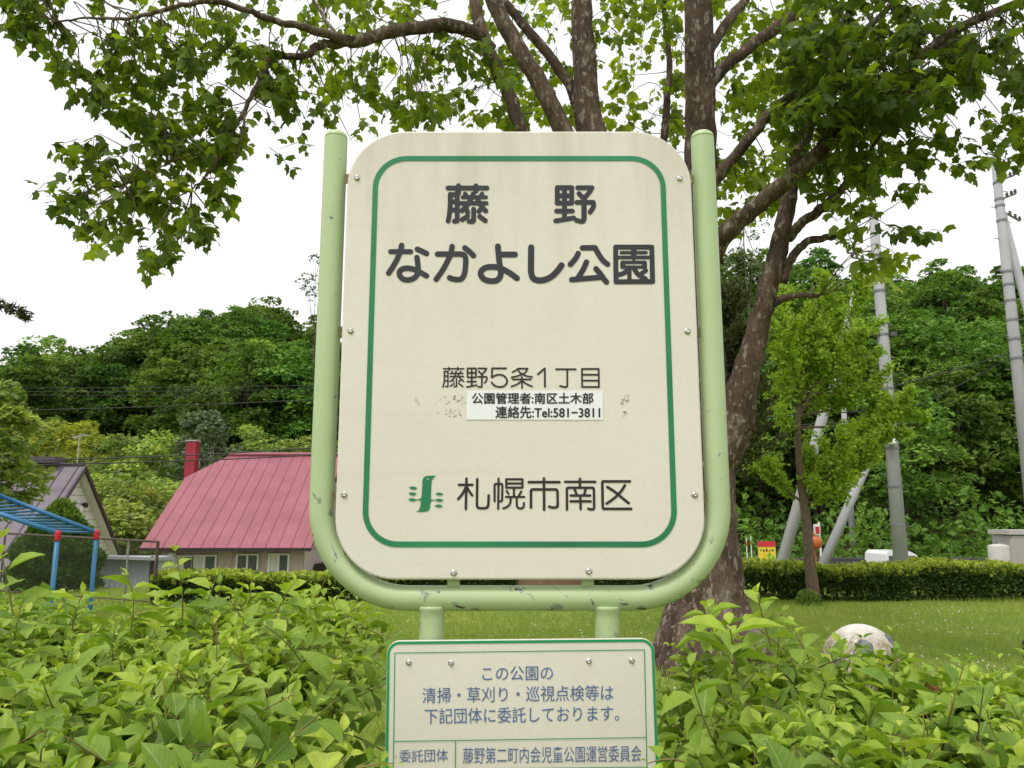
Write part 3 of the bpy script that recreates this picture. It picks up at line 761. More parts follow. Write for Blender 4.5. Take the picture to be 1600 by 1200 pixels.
# the leaning limb right of the sign, with its burr
mb = MB(); limb(mb, [(1100, 745, 30, 8.5), (1132, 695, 33, 8.42), (1150, 655, 29, 8.35), (1160, 600, 23, 8.3), (1180, 535, 19, 8.25), (1194, 470, 16.5, 8.2), (1206, 430, 16, 8.2), (1221, 370, 14.5, 8.2), (1233, 310, 13, 8.2), (1248, 240, 11, 8.1), (1275, 170, 9, 8.0), (1310, 80, 7, 7.9), (1340, -40, 5, 7.8)], 18)
limb(mb, [(1148, 668, 22, 8.33), (1164, 664, 17, 8.3), (1179, 667, 9, 8.28)], 12); mb.build('branch', BARK, plane, True)
branch((1222, 440, 9, 8.2), (1236, 405, 7.5, 8.15), (1258, 380, 6.5, 8.1), (1290, 371, 5.5, 8.05), (1316, 367, 4.5, 8.0))
branch((1232, 372, 9, 8.2), (1250, 350, 8, 8.1), (1275, 332, 8, 8.0), (1300, 312, 8, 7.95), (1340, 262, 4, 7.9), (1390, 190, 2.5, 7.8))
branch((1208, 474, 8, 8.2), (1235, 464, 5.5, 8.1), (1262, 461, 4.5, 8.05), (1279, 463, 3.5, 8.0))
branch((1096, 425, 24, 8.5), (1122, 378, 18, 8.3), (1160, 342, 15, 8.1), (1205, 303, 14, 7.9), (1262, 255, 13, 7.7), (1330, 190, 11, 7.4), (1410, 115, 9.5, 7.1), (1490, 48, 8, 6.9), (1590, 4, 6.5, 6.7), (1680, -50, 4, 6.5))
branch((1095, 320, 15, 8.5), (1125, 272, 10, 8.4), (1165, 225, 9, 8.3), (1205, 175, 8.5, 8.2), (1260, 130, 7.5, 8.0), (1340, 60, 6, 7.8), (1420, -20, 4, 7.6))
branch((1094, 150, 15, 8.5), (1125, 112, 11, 8.5), (1165, 78, 10, 8.5), (1215, 42, 10.5, 8.5), (1268, 2, 9, 8.5), (1350, -70, 6, 8.5))
branch((1092, 100, 14, 8.5), (1116, 66, 9, 8.6), (1140, 30, 8.5, 8.7), (1170, -10, 7, 8.8), (1205, -80, 5, 9))
branch((1098, 560, 30, 8.5), (1040, 460, 27, 8.5), (970, 330, 25, 8.6), (926, 205, 22.5, 8.7), (914, 100, 20, 8.8), (909, 0, 17.5, 8.9), (905, -160, 13, 9))
branch((1040, 462, 20, 8.55), (960, 330, 18, 8.6), (885, 213, 16.5, 8.6), (850, 140, 15.5, 8.6), (808, 72, 14.5, 8.6), (768, -5, 13.5, 8.6), (720, -130, 10, 8.6))
branch((985, 372, 13, 8.6), (930, 300, 12, 8.8), (900, 160, 9, 9.0), (862, 92, 8.5, 9.0), (820, 42, 8, 9.0), (783, -5, 7, 9.0), (750, -60, 5, 9.0))
branch((1005, 420, 14, 8.5), (900, 330, 13, 8.3), (838, 255, 11.5, 8.1), (816, 205, 11, 8.0), (793, 145, 11.5, 8.0), (765, 85, 12, 7.9), (750, 40, 10.5, 7.9), (741, -5, 9.5, 7.9), (730, -120, 6, 7.9))
LIMB_L = [(768, 78, 11, 7.9), (740, 50, 11, 7.7), (700, 40, 11.5, 7.5), (650, 44, 11, 7.3), (595, 54, 10.5, 7.1), (555, 66, 10, 6.9), (520, 55, 8, 6.8), (470, 42, 6.5, 6.7), (415, 28, 5.5, 6.6), (345, 3, 5, 6.5), (285, 8, 4, 6.4), (235, 22, 3.5, 6.3), (195, 29, 3, 6.3), (140, 28, 2, 6.2), (85, 34, 1.5, 6.1)]
branch(*LIMB_L)
branch((575, 62, 9, 7.0), (530, 68, 7.5, 6.9), (497, 72, 7, 6.85), (480, 86, 6, 6.8), (452, 88, 6, 6.75), (420, 80, 5.5, 6.7), (405, 72, 4, 6.65), n=10)
branch((424, 82, 5, 6.7), (415, 108, 4.5, 6.65), (400, 135, 4.2, 6.6), (383, 172, 3.6, 6.55), (367, 202, 3, 6.5), (348, 240, 2.5, 6.45), (322, 274, 1.8, 6.4), (300, 296, 1.2, 6.4), n=8)
branch((385, 175, 2.4, 6.55), (379, 200, 2.2, 6.5), (374, 228, 1.8, 6.5), (368, 250, 1.2, 6.45), n=6)
branch((345, 240, 1.6, 6.45), (290, 245, 1.4, 6.4), (235, 268, 1.2, 6.35), (195, 290, .9, 6.3), n=6)
branch((215, 27, 2.2, 6.3), (185, 15, 2, 6.3), (150, -6, 1.8, 6.25), n=6)
branch((530, 60, 3.5, 6.85), (500, 18, 3, 6.9), (480, -20, 2.5, 7.0), n=7)
branch((1045, 440, 7, 8.8), (1030, 330, 7, 9.2), (1042, 160, 6, 9.4), (1046, 100, 5, 9.4), (1035, 0, 4, 9.4), n=8)

# crown: sprays of leaves held in volumes that follow the limbs
PLANE_LEAF = leaf_mat('plane leaf', [(0, (.060, .10, .017)), (.45, (.115, .185, .025)), (.8, (.19, .27, .032)), (1, (.28, .36, .045))], .56, .55, .25, tgain=(1.55, 1.5, .45))
def poly_samples(poly, n):
    poly = np.array(poly, float); lo, hi = poly.min(0), poly.max(0); out = []
    while len(out) < n:
        p = lo + rng.random(2) * (hi - lo); ins = False
        for i in range(len(poly)):
            a, c_ = poly[i], poly[(i + 1) % len(poly)]
            if (a[1] > p[1]) != (c_[1] > p[1]) and p[0] < (c_[0] - a[0]) * (p[1] - a[1]) / (c_[1] - a[1]) + a[0]: ins = not ins
        if ins: out.append(p)
    return np.array(out)
# (outline in photo pixels, nearest, farthest distance, number of sprays, leaf size, youth)
CROWN = [
 ([(0, -40), (75, -40), (80, 25), (60, 55), (0, 45)], 6.0, 6.5, 26, .14, .25), ([(30, 40), (75, 45), (65, 65), (40, 62)], 6.0, 6.4, 2, .12, .8),
 ([(85, 22), (130, 28), (120, 48), (85, 50)], 6.1, 6.4, 3, .10, .2), ([(85, 55), (125, 55), (120, 78), (88, 75)], 6.1, 6.5, 3, .12, .2),
 ([(82, 75), (120, 78), (125, 120), (100, 128), (82, 105)], 6.1, 6.5, 6, .14, .5), ([(118, 100), (175, 138), (168, 168), (128, 160)], 6.1, 6.5, 9, .14, .15),
 ([(150, 50), (200, 42), (205, 80), (190, 125), (155, 105)], 6.2, 6.9, 13, .13, .4), ([(165, 130), (215, 115), (225, 150), (180, 140)], 6.2, 6.6, 5, .12, .5),
 ([(190, 50), (270, 22), (300, 40), (300, 120), (250, 150), (205, 125), (215, 85)], 6.2, 7.0, 30, .13, .45),
 ([(170, 150), (260, 130), (330, 120), (350, 200), (330, 260), (240, 260), (215, 240), (190, 190)], 6.2, 7.0, 52, .145, .5),
 ([(300, 20), (420, 25), (455, 120), (440, 150), (380, 130), (330, 120), (290, 100)], 6.4, 7.2, 44, .13, .5), ([(130, -40), (330, -40), (330, 5), (260, 20), (140, 20)], 6.3, 7.0, 14, .13, .4),
 ([(340, -60), (560, -60), (560, 60), (500, 60), (400, 20)], 6.6, 8.4, 36, .13, .55), ([(420, 85), (530, 70), (530, 100), (470, 120), (420, 150)], 6.7, 7.4, 12, .13, .5),
 ([(390, 130), (455, 120), (470, 170), (440, 215), (400, 205)], 6.5, 7.0, 13, .14, .4), ([(438, 195), (478, 198), (470, 240), (430, 252)], 6.6, 6.9, 4, .12, .5),
 ([(478, 128), (530, 140), (545, 175), (520, 165), (485, 158)], 7, 7.5, 6, .12, .75), ([(483, 160), (530, 165), (528, 188), (490, 185)], 6.6, 7, 3, .12, .3), ([(565, 183), (590, 192), (585, 215), (562, 212)], 6.8, 7, 2, .10, .6),
 ([(330, 150), (400, 170), (375, 245), (340, 290), (300, 300), (260, 270)], 6.3, 6.9, 22, .145, .45),
 ([(95, 225), (150, 222), (205, 255), (200, 275), (130, 275), (98, 258)], 6.1, 6.5, 10, .135, .35), ([(65, 290), (100, 283), (135, 305), (125, 325), (75, 320)], 6.1, 6.4, 7, .13, .25),
 ([(150, 262), (250, 265), (320, 295), (330, 330), (280, 345), (200, 325), (160, 320)], 6.2, 6.8, 32, .15, .55), ([(100, 325), (145, 340), (130, 368), (105, 355)], 6.1, 6.4, 4, .12, .4),
 ([(150, 340), (220, 340), (205, 370), (170, 385), (150, 365)], 6.1, 6.5, 9, .15, .5), ([(280, 330), (330, 335), (332, 372), (285, 365)], 6.2, 6.6, 8, .14, .4), ([(215, 375), (280, 370), (270, 415), (220, 412)], 6.1, 6.5, 8, .14, .3), ([(325, 285), (375, 300), (360, 330), (330, 320)], 6.3, 6.7, 5, .15, .5),
 ([(540, -60), (700, -60), (690, 40), (640, 60), (560, 55)], 7.4, 9.2, 34, .14, .6), ([(440, 80), (620, 70), (590, 160), (520, 150), (450, 110)], 7.2, 8.8, 20, .13, .65),
 ([(590, 70), (740, 60), (720, 150), (660, 200), (600, 170), (560, 140)], 7.2, 9, 46, .14, .6), ([(600, 150), (680, 160), (665, 192), (620, 188)], 7.4, 8.5, 9, .13, .55), ([(690, 150), (800, 120), (830, 205), (720, 200)], 8, 10.5, 26, .14, .7),
 ([(700, 60), (900, 90), (1060, 80), (1065, 215), (820, 215), (780, 130)], 9.0, 11.5, 90, .15, .7), ([(700, -60), (1070, -60), (1065, 90), (900, 60), (740, 60)], 8.8, 11.5, 80, .15, .7), ([(700, 60), (800, 70), (800, 140), (720, 110)], 7.2, 8, 10, .14, .4),
 ([(1040, 90), (1070, 90), (1070, 300), (1040, 200)], 9, 11, 12, .15, .65), ([(930, 0), (1065, -10), (1065, 60), (960, 70)], 7.5, 8.3, 12, .14, .5),
 ([(1115, -60), (1320, -60), (1320, 60), (1240, 140), (1120, 200)], 8.8, 11.5, 90, .15, .7), ([(1115, 120), (1250, 100), (1330, 190), (1220, 330), (1125, 360)], 8.6, 11, 82, .15, .65),
 ([(1120, 250), (1210, 250), (1240, 300), (1160, 335), (1122, 350)], 8.4, 9.8, 18, .14, .7),
 ([(1240, -70), (1650, -70), (1650, 30), (1560, 90), (1420, 190), (1300, 190), (1220, 100)], 6.2, 8.2, 190, .145, .25), ([(1240, 60), (1440, 30), (1420, 170), (1340, 210), (1250, 200)], 6.4, 8.0, 85, .145, .25),
 ([(1200, 130), (1420, 130), (1410, 190), (1350, 250), (1250, 300), (1210, 250)], 7.0, 8.6, 70, .14, .45), ([(1400, 150), (1500, 60), (1560, 80), (1520, 130), (1450, 210), (1400, 200)], 6.4, 7.8, 36, .14, .4),
 ([(1240, 270), (1300, 250), (1380, 225), (1390, 260), (1330, 320), (1270, 310)], 7.2, 8.4, 22, .14, .6), ([(1395, 225), (1455, 215), (1460, 250), (1410, 270)], 6.8, 7.4, 9, .13, .5), ([(1330, 270), (1385, 265), (1365, 315), (1340, 305)], 7, 7.8, 5, .13, .65), ([(1405, 265), (1440, 270), (1425, 305), (1405, 300)], 6.8, 7.2, 3, .14, .5),
 ([(1290, 310), (1370, 320), (1350, 345), (1300, 340)], 7.2, 8, 6, .13, .65), ([(1310, 340), (1345, 340), (1355, 385), (1330, 395)], 7, 7.5, 3, .13, .8), ([(1370, 350), (1425, 355), (1465, 335), (1465, 362), (1400, 372)], 6.8, 7.2, 6, .12, .35), ([(1340, 385), (1420, 385), (1420, 410), (1345, 420)], 6.8, 7.3, 5, .13, .75), ([(1345, 405), (1395, 405), (1385, 438), (1350, 438)], 6.8, 7.2, 4, .14, .95),
 ([(1470, 210), (1530, 215), (1520, 245), (1475, 240)], 6.6, 7.2, 5, .13, .5), ([(1490, 250), (1570, 245), (1550, 268), (1500, 272)], 6.6, 7.2, 5, .12, .5), ([(1530, 165), (1600, 170), (1640, 240), (1590, 245), (1535, 210)], 6.4, 7.2, 10, .13, .55), ([(1540, 95), (1650, 60), (1650, 160), (1560, 140)], 6.3, 7, 22, .13, .25),
 ([(-100, -400), (600, -400), (560, -60), (-60, -60)], 6.2, 8.5, 50, .14, .5), ([(600, -420), (1700, -420), (1700, -60), (600, -60)], 6.5, 11, 190, .15, .5),
]
allpts = np.concatenate(limbs)
pos, tip, up, size, tint = [], [], [], [], []
twigs = MB()
for poly, y0, y1, n, ls, youth in CROWN:
    ls = ls * (.77 if poly[0][0] < 600 else .78 if poly[0][0] < 1100 else .84)
    for u, v in poly_samples(poly, max(1, int(n * (.92 if poly[0][0] < 480 else 1.0 if poly[0][0] < 1100 else 1.12)))):
        Y = random.uniform(y0, y1); c0 = P(u, v, Y)
        k = np.argmin(((allpts - c0) ** 2).sum(1)); near = allpts[k]; dist = np.linalg.norm(near - c0)
        out = nrm((c0 - near) * [1, 1, .4] + rng.normal(0, .35, 3) + [0, 0, -.35])
        L = random.uniform(.18, .38); st = c0 - out * L * .5
        pts = [st, c0 + [0, 0, .02], c0 + out * L * .5 + [0, 0, -.05]]
        if dist < 1.1 and random.random() < .55:
            mid = (near + st) / 2 + rng.normal(0, .08, 3) + [0, 0, .06 * dist]
            twigs.tube(list(catmull([near, mid, st], 3)) + pts[1:], [.007, .006, .0055, .005, .0045, .004, .0035, .003, .002][: 7 + 2], 4, cap=False)
        else: twigs.tube(pts, [.004, .003, .002], 4, cap=False)
        nl = random.choice([5, 6, 7, 8, 9]); yt = np.clip(youth + rng.normal(0, .17), 0, 1)
        ph = random.random() * 6
        for q in range(nl):
            t = (q + random.random() * .5) / nl
            p = st + out * L * t
            s_ = nrm(np.cross(out, [0, 0, 1]) * (1 if q % 2 else -1) + rng.normal(0, .45, 3))
            pet = nrm(s_ + out * .5 + np.array([0, 0, random.uniform(-.5, .35)]))
            a0 = p + pet * random.uniform(.02, .06)
            td = nrm(pet * .7 + np.array([0, 0, random.uniform(-1.0, .0)]) + rng.normal(0, .25, 3))
            upv = nrm(np.array([0, 0, .9]) + rng.normal(0, .42, 3))
            if abs(upv.dot(td)) > .9: upv = nrm(upv + s_)
            pos.append(a0); tip.append(td); up.append(upv); size.append(ls * random.choice([.55, .75, .9, 1.0, 1.1, 1.2])); tint.append(np.clip(yt + rng.normal(0, .12), 0, 1))
sz = np.array(size)
V, Fq = scatter(PL, PF, np.array(pos), np.array(tip), np.array(up), sz, sz * rng.uniform(.85, 1.05, len(sz)))
mk('crown', V, Fq, PLANE_LEAF, plane, True, np.repeat(np.array(tint), len(PF)))
twigs.build('twig', BARK, plane)
# ------------------------------------------------------------------ trees of the background
FAR_LEAF = leaf_mat('woodland leaf', [(0, (.058, .112, .018)), (.4, (.098, .178, .028)), (.75, (.158, .255, .040)), (1, (.24, .335, .058))], .3, .6, .2, hue_by_object=1.0)
LIGHT_LEAF = leaf_mat('thicket leaf', [(0, (.14, .21, .052)), (.45, (.235, .325, .072)), (.8, (.34, .42, .09)), (1, (.43, .47, .11))], .3, .6, .2, hue_by_object=.8)
YELLOW_LEAF = leaf_mat('yellow green leaf', [(0, (.19, .24, .032)), (.5, (.32, .36, .045)), (1, (.46, .47, .07))], .3, .6, .2)
GREY_LEAF = leaf_mat('grey green leaf', [(0, (.085, .13, .065)), (.5, (.14, .19, .10)), (1, (.20, .25, .14))], .25, .6, .2)
LIME_LEAF = leaf_mat('lime leaf', [(0, (.16, .27, .026)), (.5, (.28, .42, .038)), (1, (.42, .55, .06))], .38, .5, .3)
DARK_NEEDLE = leaf_mat('dark needle', [(0, (.050, .056, .022)), (.5, (.080, .092, .032)), (1, (.125, .145, .048))], .12, .7, .2)
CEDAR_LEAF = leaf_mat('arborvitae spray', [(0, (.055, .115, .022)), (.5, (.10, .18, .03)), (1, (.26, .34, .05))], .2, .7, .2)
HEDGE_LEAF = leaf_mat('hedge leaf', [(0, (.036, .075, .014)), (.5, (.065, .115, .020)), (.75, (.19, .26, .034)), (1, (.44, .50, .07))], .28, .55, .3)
GREYBARK = plain('grey bark', (.10, .085, .065), .95, .35, 8, bmp=.4)
BIRCH = plain('birch bark', (.50, .47, .42), .85, .3, 7)

def crown_puffs(cz, rx, rz, n, pr, k, ls, flat=.42):
    """leaves on the upper sides of n flattened puffs spread through an egg-shaped crown"""
    d = rand_dir(n); rad = .45 + .55 * rng.random(n) ** .5
    c = d * rad[:, None] * [rx, rx, rz]; c[:, :2] *= (1 - .25 * np.clip(c[:, 2:3] / rz, -1, 1)); c[:, 2] += cz
    s = pr * (.6 + .8 * rng.random(n)); Vv = []
    pid = np.repeat(np.arange(n), k)
    dd = rand_dir(n * k); dd[:, 2] = np.where(rng.random(n * k) < .85, np.abs(dd[:, 2]), dd[:, 2])
    pos = c[pid] + dd * s[pid][:, None] * [1, 1, flat] * (.75 + .35 * rng.random((n * k, 1)))
    outw = nrm(dd * [1, 1, .5] + rng.normal(0, .4, (n * k, 3)) + [0, 0, -.25])
    up_ = nrm(dd * [.6, .6, 1] + rng.normal(0, .35, (n * k, 3)) + [0, 0, .5])
    tint = np.clip(.30 + .22 * rng.normal(size=n)[pid] + .35 * rng.random(n * k), 0, 1)
    size = ls * (.6 + .8 * rng.random(n * k))
    return pos, outw, up_, size, tint, c

def broadleaf(name, label, cat, group, leaf, bark, h, rx, rz, n, pr, k, ls, tr_=.16, flat=.42, trunk_h=None, loc=(0, 0, 0), stems=1):
    root = thing(name, loc, label, cat, group)
    pos, o_, u_, s_, t_, c = crown_puffs(h - rz, rx, rz, n, pr, k, ls, flat)
    V, Fq = scatter(TU, TF, pos, o_, u_, s_, s_)
    tb = MB()
    for q in range(stems):
        ox = np.array([rng.normal(0, .5), rng.normal(0, .5), 0]) if stems > 1 else np.zeros(3)
        th = h - rz * (.6 if stems == 1 else 1.1)
        pts = catmull([ox + [0, 0, -.8], ox + [rng.normal(0, .1), rng.normal(0, .1), th * .4], ox * 1.4 + [rng.normal(0, .25), rng.normal(0, .25), th], ox * 1.3 + [rng.normal(0, .15), rng.normal(0, .15), h - rz * (.35 if stems == 1 else .75 if stems < 4 else .5)]], 4)
        tb.tube(pts, np.linspace(tr_, tr_ * .2, len(pts)), 8, wob=.15)
        for cc_ in c[rng.permutation(n)[:10]]:
            a0 = pts[int(rng.integers(len(pts) // 3, len(pts) - 2))]
            tb.tube([a0, (a0 + cc_) / 2 + [0, 0, -.1], cc_], [tr_ * .35, tr_ * .22, tr_ * .08], 5, cap=False)
    tb.build('trunk', bark, root, True, local=True)
    mk('crown', V, Fq, leaf, root, False, np.repeat(t_, len(TF)), local=True)
    return root

def dup(root, loc, rz, sc, label=None):
    r = root.copy(); COL.objects.link(r); r.location = loc; r.rotation_euler = (0, 0, rz); r.scale = (sc, sc, sc * random.uniform(.92, 1.1))
    if label: r['label'] = label
    for ch in root.children:
        c = ch.copy(); COL.objects.link(c); c.parent = r
    return r

WOOD = 'trees of the wooded hillside'
protos = [broadleaf('woodland_tree', 'dark green broadleaf tree among the close trees of the wooded hillside', 'tree', WOOD, FAR_LEAF, GREYBARK, h, rx, rz, n, pr, k, ls, .2)
          for h, rx, rz, n, pr, k, ls in ((11, 3.4, 4.3, 60, 1.15, 70, .36), (12.5, 3.0, 5.2, 66, 1.05, 66, .34), (10, 3.9, 3.6, 60, 1.25, 72, .36), (11.5, 3.3, 4.6, 70, .95, 62, .32), (9, 3.0, 3.6, 50, 1.0, 70, .30))]
placed = 0; used = [False] * 5
spots = []
for y in np.arange(38, 132, 4.3):
    for x in np.arange(-.68 * y - 6, .70 * y + 8, 4.6):
        xx_, yy_ = x + rng.normal(0, 1.0), y + rng.normal(0, 1.0)
        side = float(sstep(-9, 5, xx_)); foot = 66 - 29 * side
        if yy_ < foot + 1: continue
        depth = yy_ - foot
        if depth > 62: continue
        if depth > 26 and (int(xx_ * 7) + int(yy_ * 3)) % 3 == 0: continue      # thinner up the slope, where only the tops show
        if -.12 < xx_ / yy_ < .2 and depth > 14: continue                        # wholly hidden by the sign
        spots.append((xx_, yy_))
random.shuffle(spots)
spots = sorted(spots, key=lambda p: p[1])[:285]
for x, y in spots:
    i = int(rng.integers(0, 5)); z = float(ground_h(x, y)) - .3
    side = float(sstep(-9, 5, x)); sc = random.uniform(.8, 1.15) * (1.0 if side < .5 else .88)
    if not used[i]:
        used[i] = True; protos[i].location = (x, y, z); protos[i].scale = (sc,) * 3
    else: dup(protos[i], (x, y, z), random.uniform(0, 6.28), sc)
print('woodland trees', len(spots))

# undergrowth that covers the foot of the slope
N = 48000
ux = (rng.random(N) - .5) * 150; sd_ = sstep(-9, 5, ux); ft = 66 - 29 * sd_
uy = ft - 3.5 + 16 * rng.random(N) ** 1.6
bl = .5 + .5 * np.sin(ux * .8 + uy * .5) * np.sin(ux * .31 - uy * .9)
uz = ground_h(ux, uy) + rng.random(N) ** 1.3 * (.8 + 2.9 * bl)
V, Fq = scatter(TU, TF, np.stack([ux, uy, uz], -1), rand_dir(N) + [0, -.3, .2], nrm(rand_dir(N) + [0, 0, .8]), .34 * rng.uniform(.6, 1.3, N), .30 * np.ones(N))
tag(mk('undergrowth', V, Fq, FAR_LEAF, tint=np.repeat(np.clip(.25 + .4 * bl + .3 * rng.random(N), 0, 1), len(TF))), 'mixed green undergrowth along the foot of the wooded hillside', 'undergrowth', kind='stuff')

# the paler thicket on the left, below the wood
def ptop(u, v, Y): q = P(u, v, Y); g = float(ground_h(q[0], Y)); return q, g, q[2] - g
TH = 'small trees of the thicket behind the houses'
def small(u, v, Y, rx, leaf, label, name='thicket_tree', rzf=.42, n=44, k=60, pr=.6, ls=.22, bark=BIRCH, stems=2, flat=.7, group=TH):
    if 'white stems' in label: n, stems, pr, rzf = 30, 4, .5, .36
    q, g, h = ptop(u, v, Y)
    return broadleaf(name, label, 'tree', group, leaf, bark, h, rx, h * rzf, n, pr, k, ls, .07, flat, loc=(q[0], Y, g), stems=stems)
for u, v, Y, rx, leaf, lab in (
    (62, 665, 52, 3.2, YELLOW_LEAF, 'yellow green round tree above the dark roof ridge'), (20, 690, 50, 2.6, YELLOW_LEAF, 'low yellow green tree left of the dark roof ridge'), (118, 655, 53, 2.0, YELLOW_LEAF, 'narrow yellow tipped tree just left of the tall aerial mast'),
    (90, 660, 60, 3.6, LIGHT_LEAF, 'pale green rounded tree behind the yellow green trees'), (165, 675, 50, 2.8, YELLOW_LEAF, 'yellowish bushy tree right of the dark roof ridge'),
    (205, 680, 48, 2.6, LIGHT_LEAF, 'light green feathery birch above the white gable'), (255, 685, 47, 2.8, LIGHT_LEAF, 'light green birch left of the red chimney'),
    (395, 668, 50, 1.6, LIGHT_LEAF, 'pale narrow sapling right of the grey green tree'), (440, 690, 48, 3.0, LIGHT_LEAF, 'light green spreading tree above the red roof ridge'), (490, 684, 50, 2.6, LIGHT_LEAF, 'light green tree beside the sign tube above the red roof'),
    (170, 745, 38, 2.0, LIGHT_LEAF, 'birch with white stems between the two roofs, nearest the white gable'), (205, 752, 36, 1.9, LIGHT_LEAF, 'birch with white stems in the middle between the two roofs'), (235, 742, 39, 2.0, LIGHT_LEAF, 'birch with white stems beside the red roof rake'),
    (190, 795, 33, 1.4, LIGHT_LEAF, 'low pale bush at the foot of the birches'), (35, 715, 46, 2.4, LIGHT_LEAF, 'light green tree showing behind the dark roof')):
    small(u, v, Y, rx, leaf, lab)
small(330, 638, 46, 1.7, GREY_LEAF, 'grey green poplar like tree behind the red chimney', 'poplar_tree', .36, 40, 70, .55, .22, group='')
small(322, 605, 62, 2.0, FAR_LEAF, 'dark green pointed tree behind the grey green poplar', 'woodland_tree', .30, 40, 60, .7, .28, group='')
small(498, 392, 68, 1.5, GREY_LEAF, 'thin sparse tree top against the sky left of the sign tube', 'slender_tree', .16, 14, 30, .5, .2, stems=1, group='', bark=GREYBARK)
small(1165, 345, 44, 1.5, GREY_LEAF, 'thin sparse tree top against the sky right of the sign', 'slender_tree', .13, 12, 26, .4, .15, stems=1, group='', bark=GREYBARK)

# broadleaf tree at the left edge, nearer
q = P(-36, 600, 11.5)
broadleaf('garden_tree', 'broad leaved garden tree cut by the left edge beside the dark roof', 'tree', None, LIGHT_LEAF, GREYBARK, q[2] + .05, .78, 1.05, 44, .3, 64, .12, .06, .6, loc=(q[0] - .05, 11.5, 0))

# spruce beyond the left edge, one bough reaching into view
def spruce():
    q = P(-190, 480, 9.0); root = thing('spruce_tree', (q[0], 9.0, 0), 'dark spruce whose drooping bough tip enters at the left edge', 'tree')
    tb = MB(); tb.tube([(0, 0, -.2), (0, 0, 4), (0, 0, 8)], [.17, .11, .02], 10)
    pos, tp, up_ = [], [], []
    tipw = P(54, 490, 9.0) - np.array([q[0], 9, 0])
    specs = [(np.array([0, 0, tipw[2] + .55]), tipw)]
    for k in range(120):
        for z, a in (((.5 + 7.2 * (k / 120) ** 1.15), k * 2.4 + random.uniform(-.4, .4)),):
            L = (1.35 * (1 - z / 8.2) + .1) * random.uniform(.75, 1.1); specs.append((np.array([0, 0, z]), np.array([math.cos(a) * L, math.sin(a) * L, z - .25 * L])))
    for a, e in specs:
        mid = (a + e) / 2 + [0, 0, .06]; c = catmull([a, mid, e], 6); tb.tube(c, np.linspace(.022, .004, len(c)), 5, cap=False)
        n = int(520 * np.linalg.norm(e - a)); t = rng.random(n) ** .8
        ax = nrm(e - a); sd = nrm(np.cross(ax, [0, 0, 1.]))
        p = np.array([c[int(x * (len(c) - 1))] for x in t]); off = rng.normal(0, .07 + .10 * (1 - t)[:, None], (n, 1)) * sd + np.stack([np.zeros(n), np.zeros(n), -.10 * rng.random(n)], -1)
        pos.append(p + off); tp.append(ax * .8 + rng.normal(0, .55, (n, 3)) + [0, 0, -.1]); up_.append(rand_dir(n))
    pos, tp, up_ = map(np.concatenate, (pos, tp, up_))
    V, Fq = scatter(DI, DF, pos, tp, up_, np.full(len(pos), .085), np.full(len(pos), .018))
    tb.build('trunk', GREYBARK, root, True, local=True); mk('needles', V, Fq, DARK_NEEDLE, root, False, np.repeat(rng.random(len(pos)) * .6, 2), local=True)
spruce()

# bushy conifers: arborvitae behind the fence, dark yew behind the leaning limb
def conifer(name, label, u, vtop, Y, wpx, leaf, n, ls, upright, vbot=None):
    t = P(u, vtop, Y); root = thing(name, (t[0], Y, float(ground_h(t[0], Y))), label, 'tree'); h = t[2] - float(ground_h(t[0], Y)); r = wpx / 2 * Y / F_PX
    z = rng.random(n) ** .8; a = rng.random(n) * 2 * np.pi
    prof = np.clip(1.15 * (1 - z ** 2.2), 0, 1) * (.9 + .1 * np.sin(a * 3 + z * 20)) * (.72 + .38 * rng.random(n) ** .5)
    pr = r * prof
    pos = np.stack([pr * np.cos(a), pr * np.sin(a), z * h * .97], -1) + rng.normal(0, .03, (n, 3))
    tp = np.stack([np.cos(a), np.sin(a), np.full(n, upright)], -1) + rng.normal(0, .35, (n, 3))
    V, Fq = scatter(TU, TF, pos, tp, rand_dir(n), ls * rng.uniform(.6, 1.3, n), ls * .55 * np.ones(n))
    MB().tube([(0, 0, -.2), (0, 0, h * .5), (0, 0, h * .93)], [.09, .06, .01], 8).build('trunk', GREYBARK, root, True, local=True)
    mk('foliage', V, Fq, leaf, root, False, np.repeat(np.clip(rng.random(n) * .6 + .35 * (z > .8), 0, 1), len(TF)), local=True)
conifer('arborvitae', 'dense dark green arborvitae bush behind the chain link fence', 97, 787, 17.2, 112, CEDAR_LEAF, 11000, .15, .9)

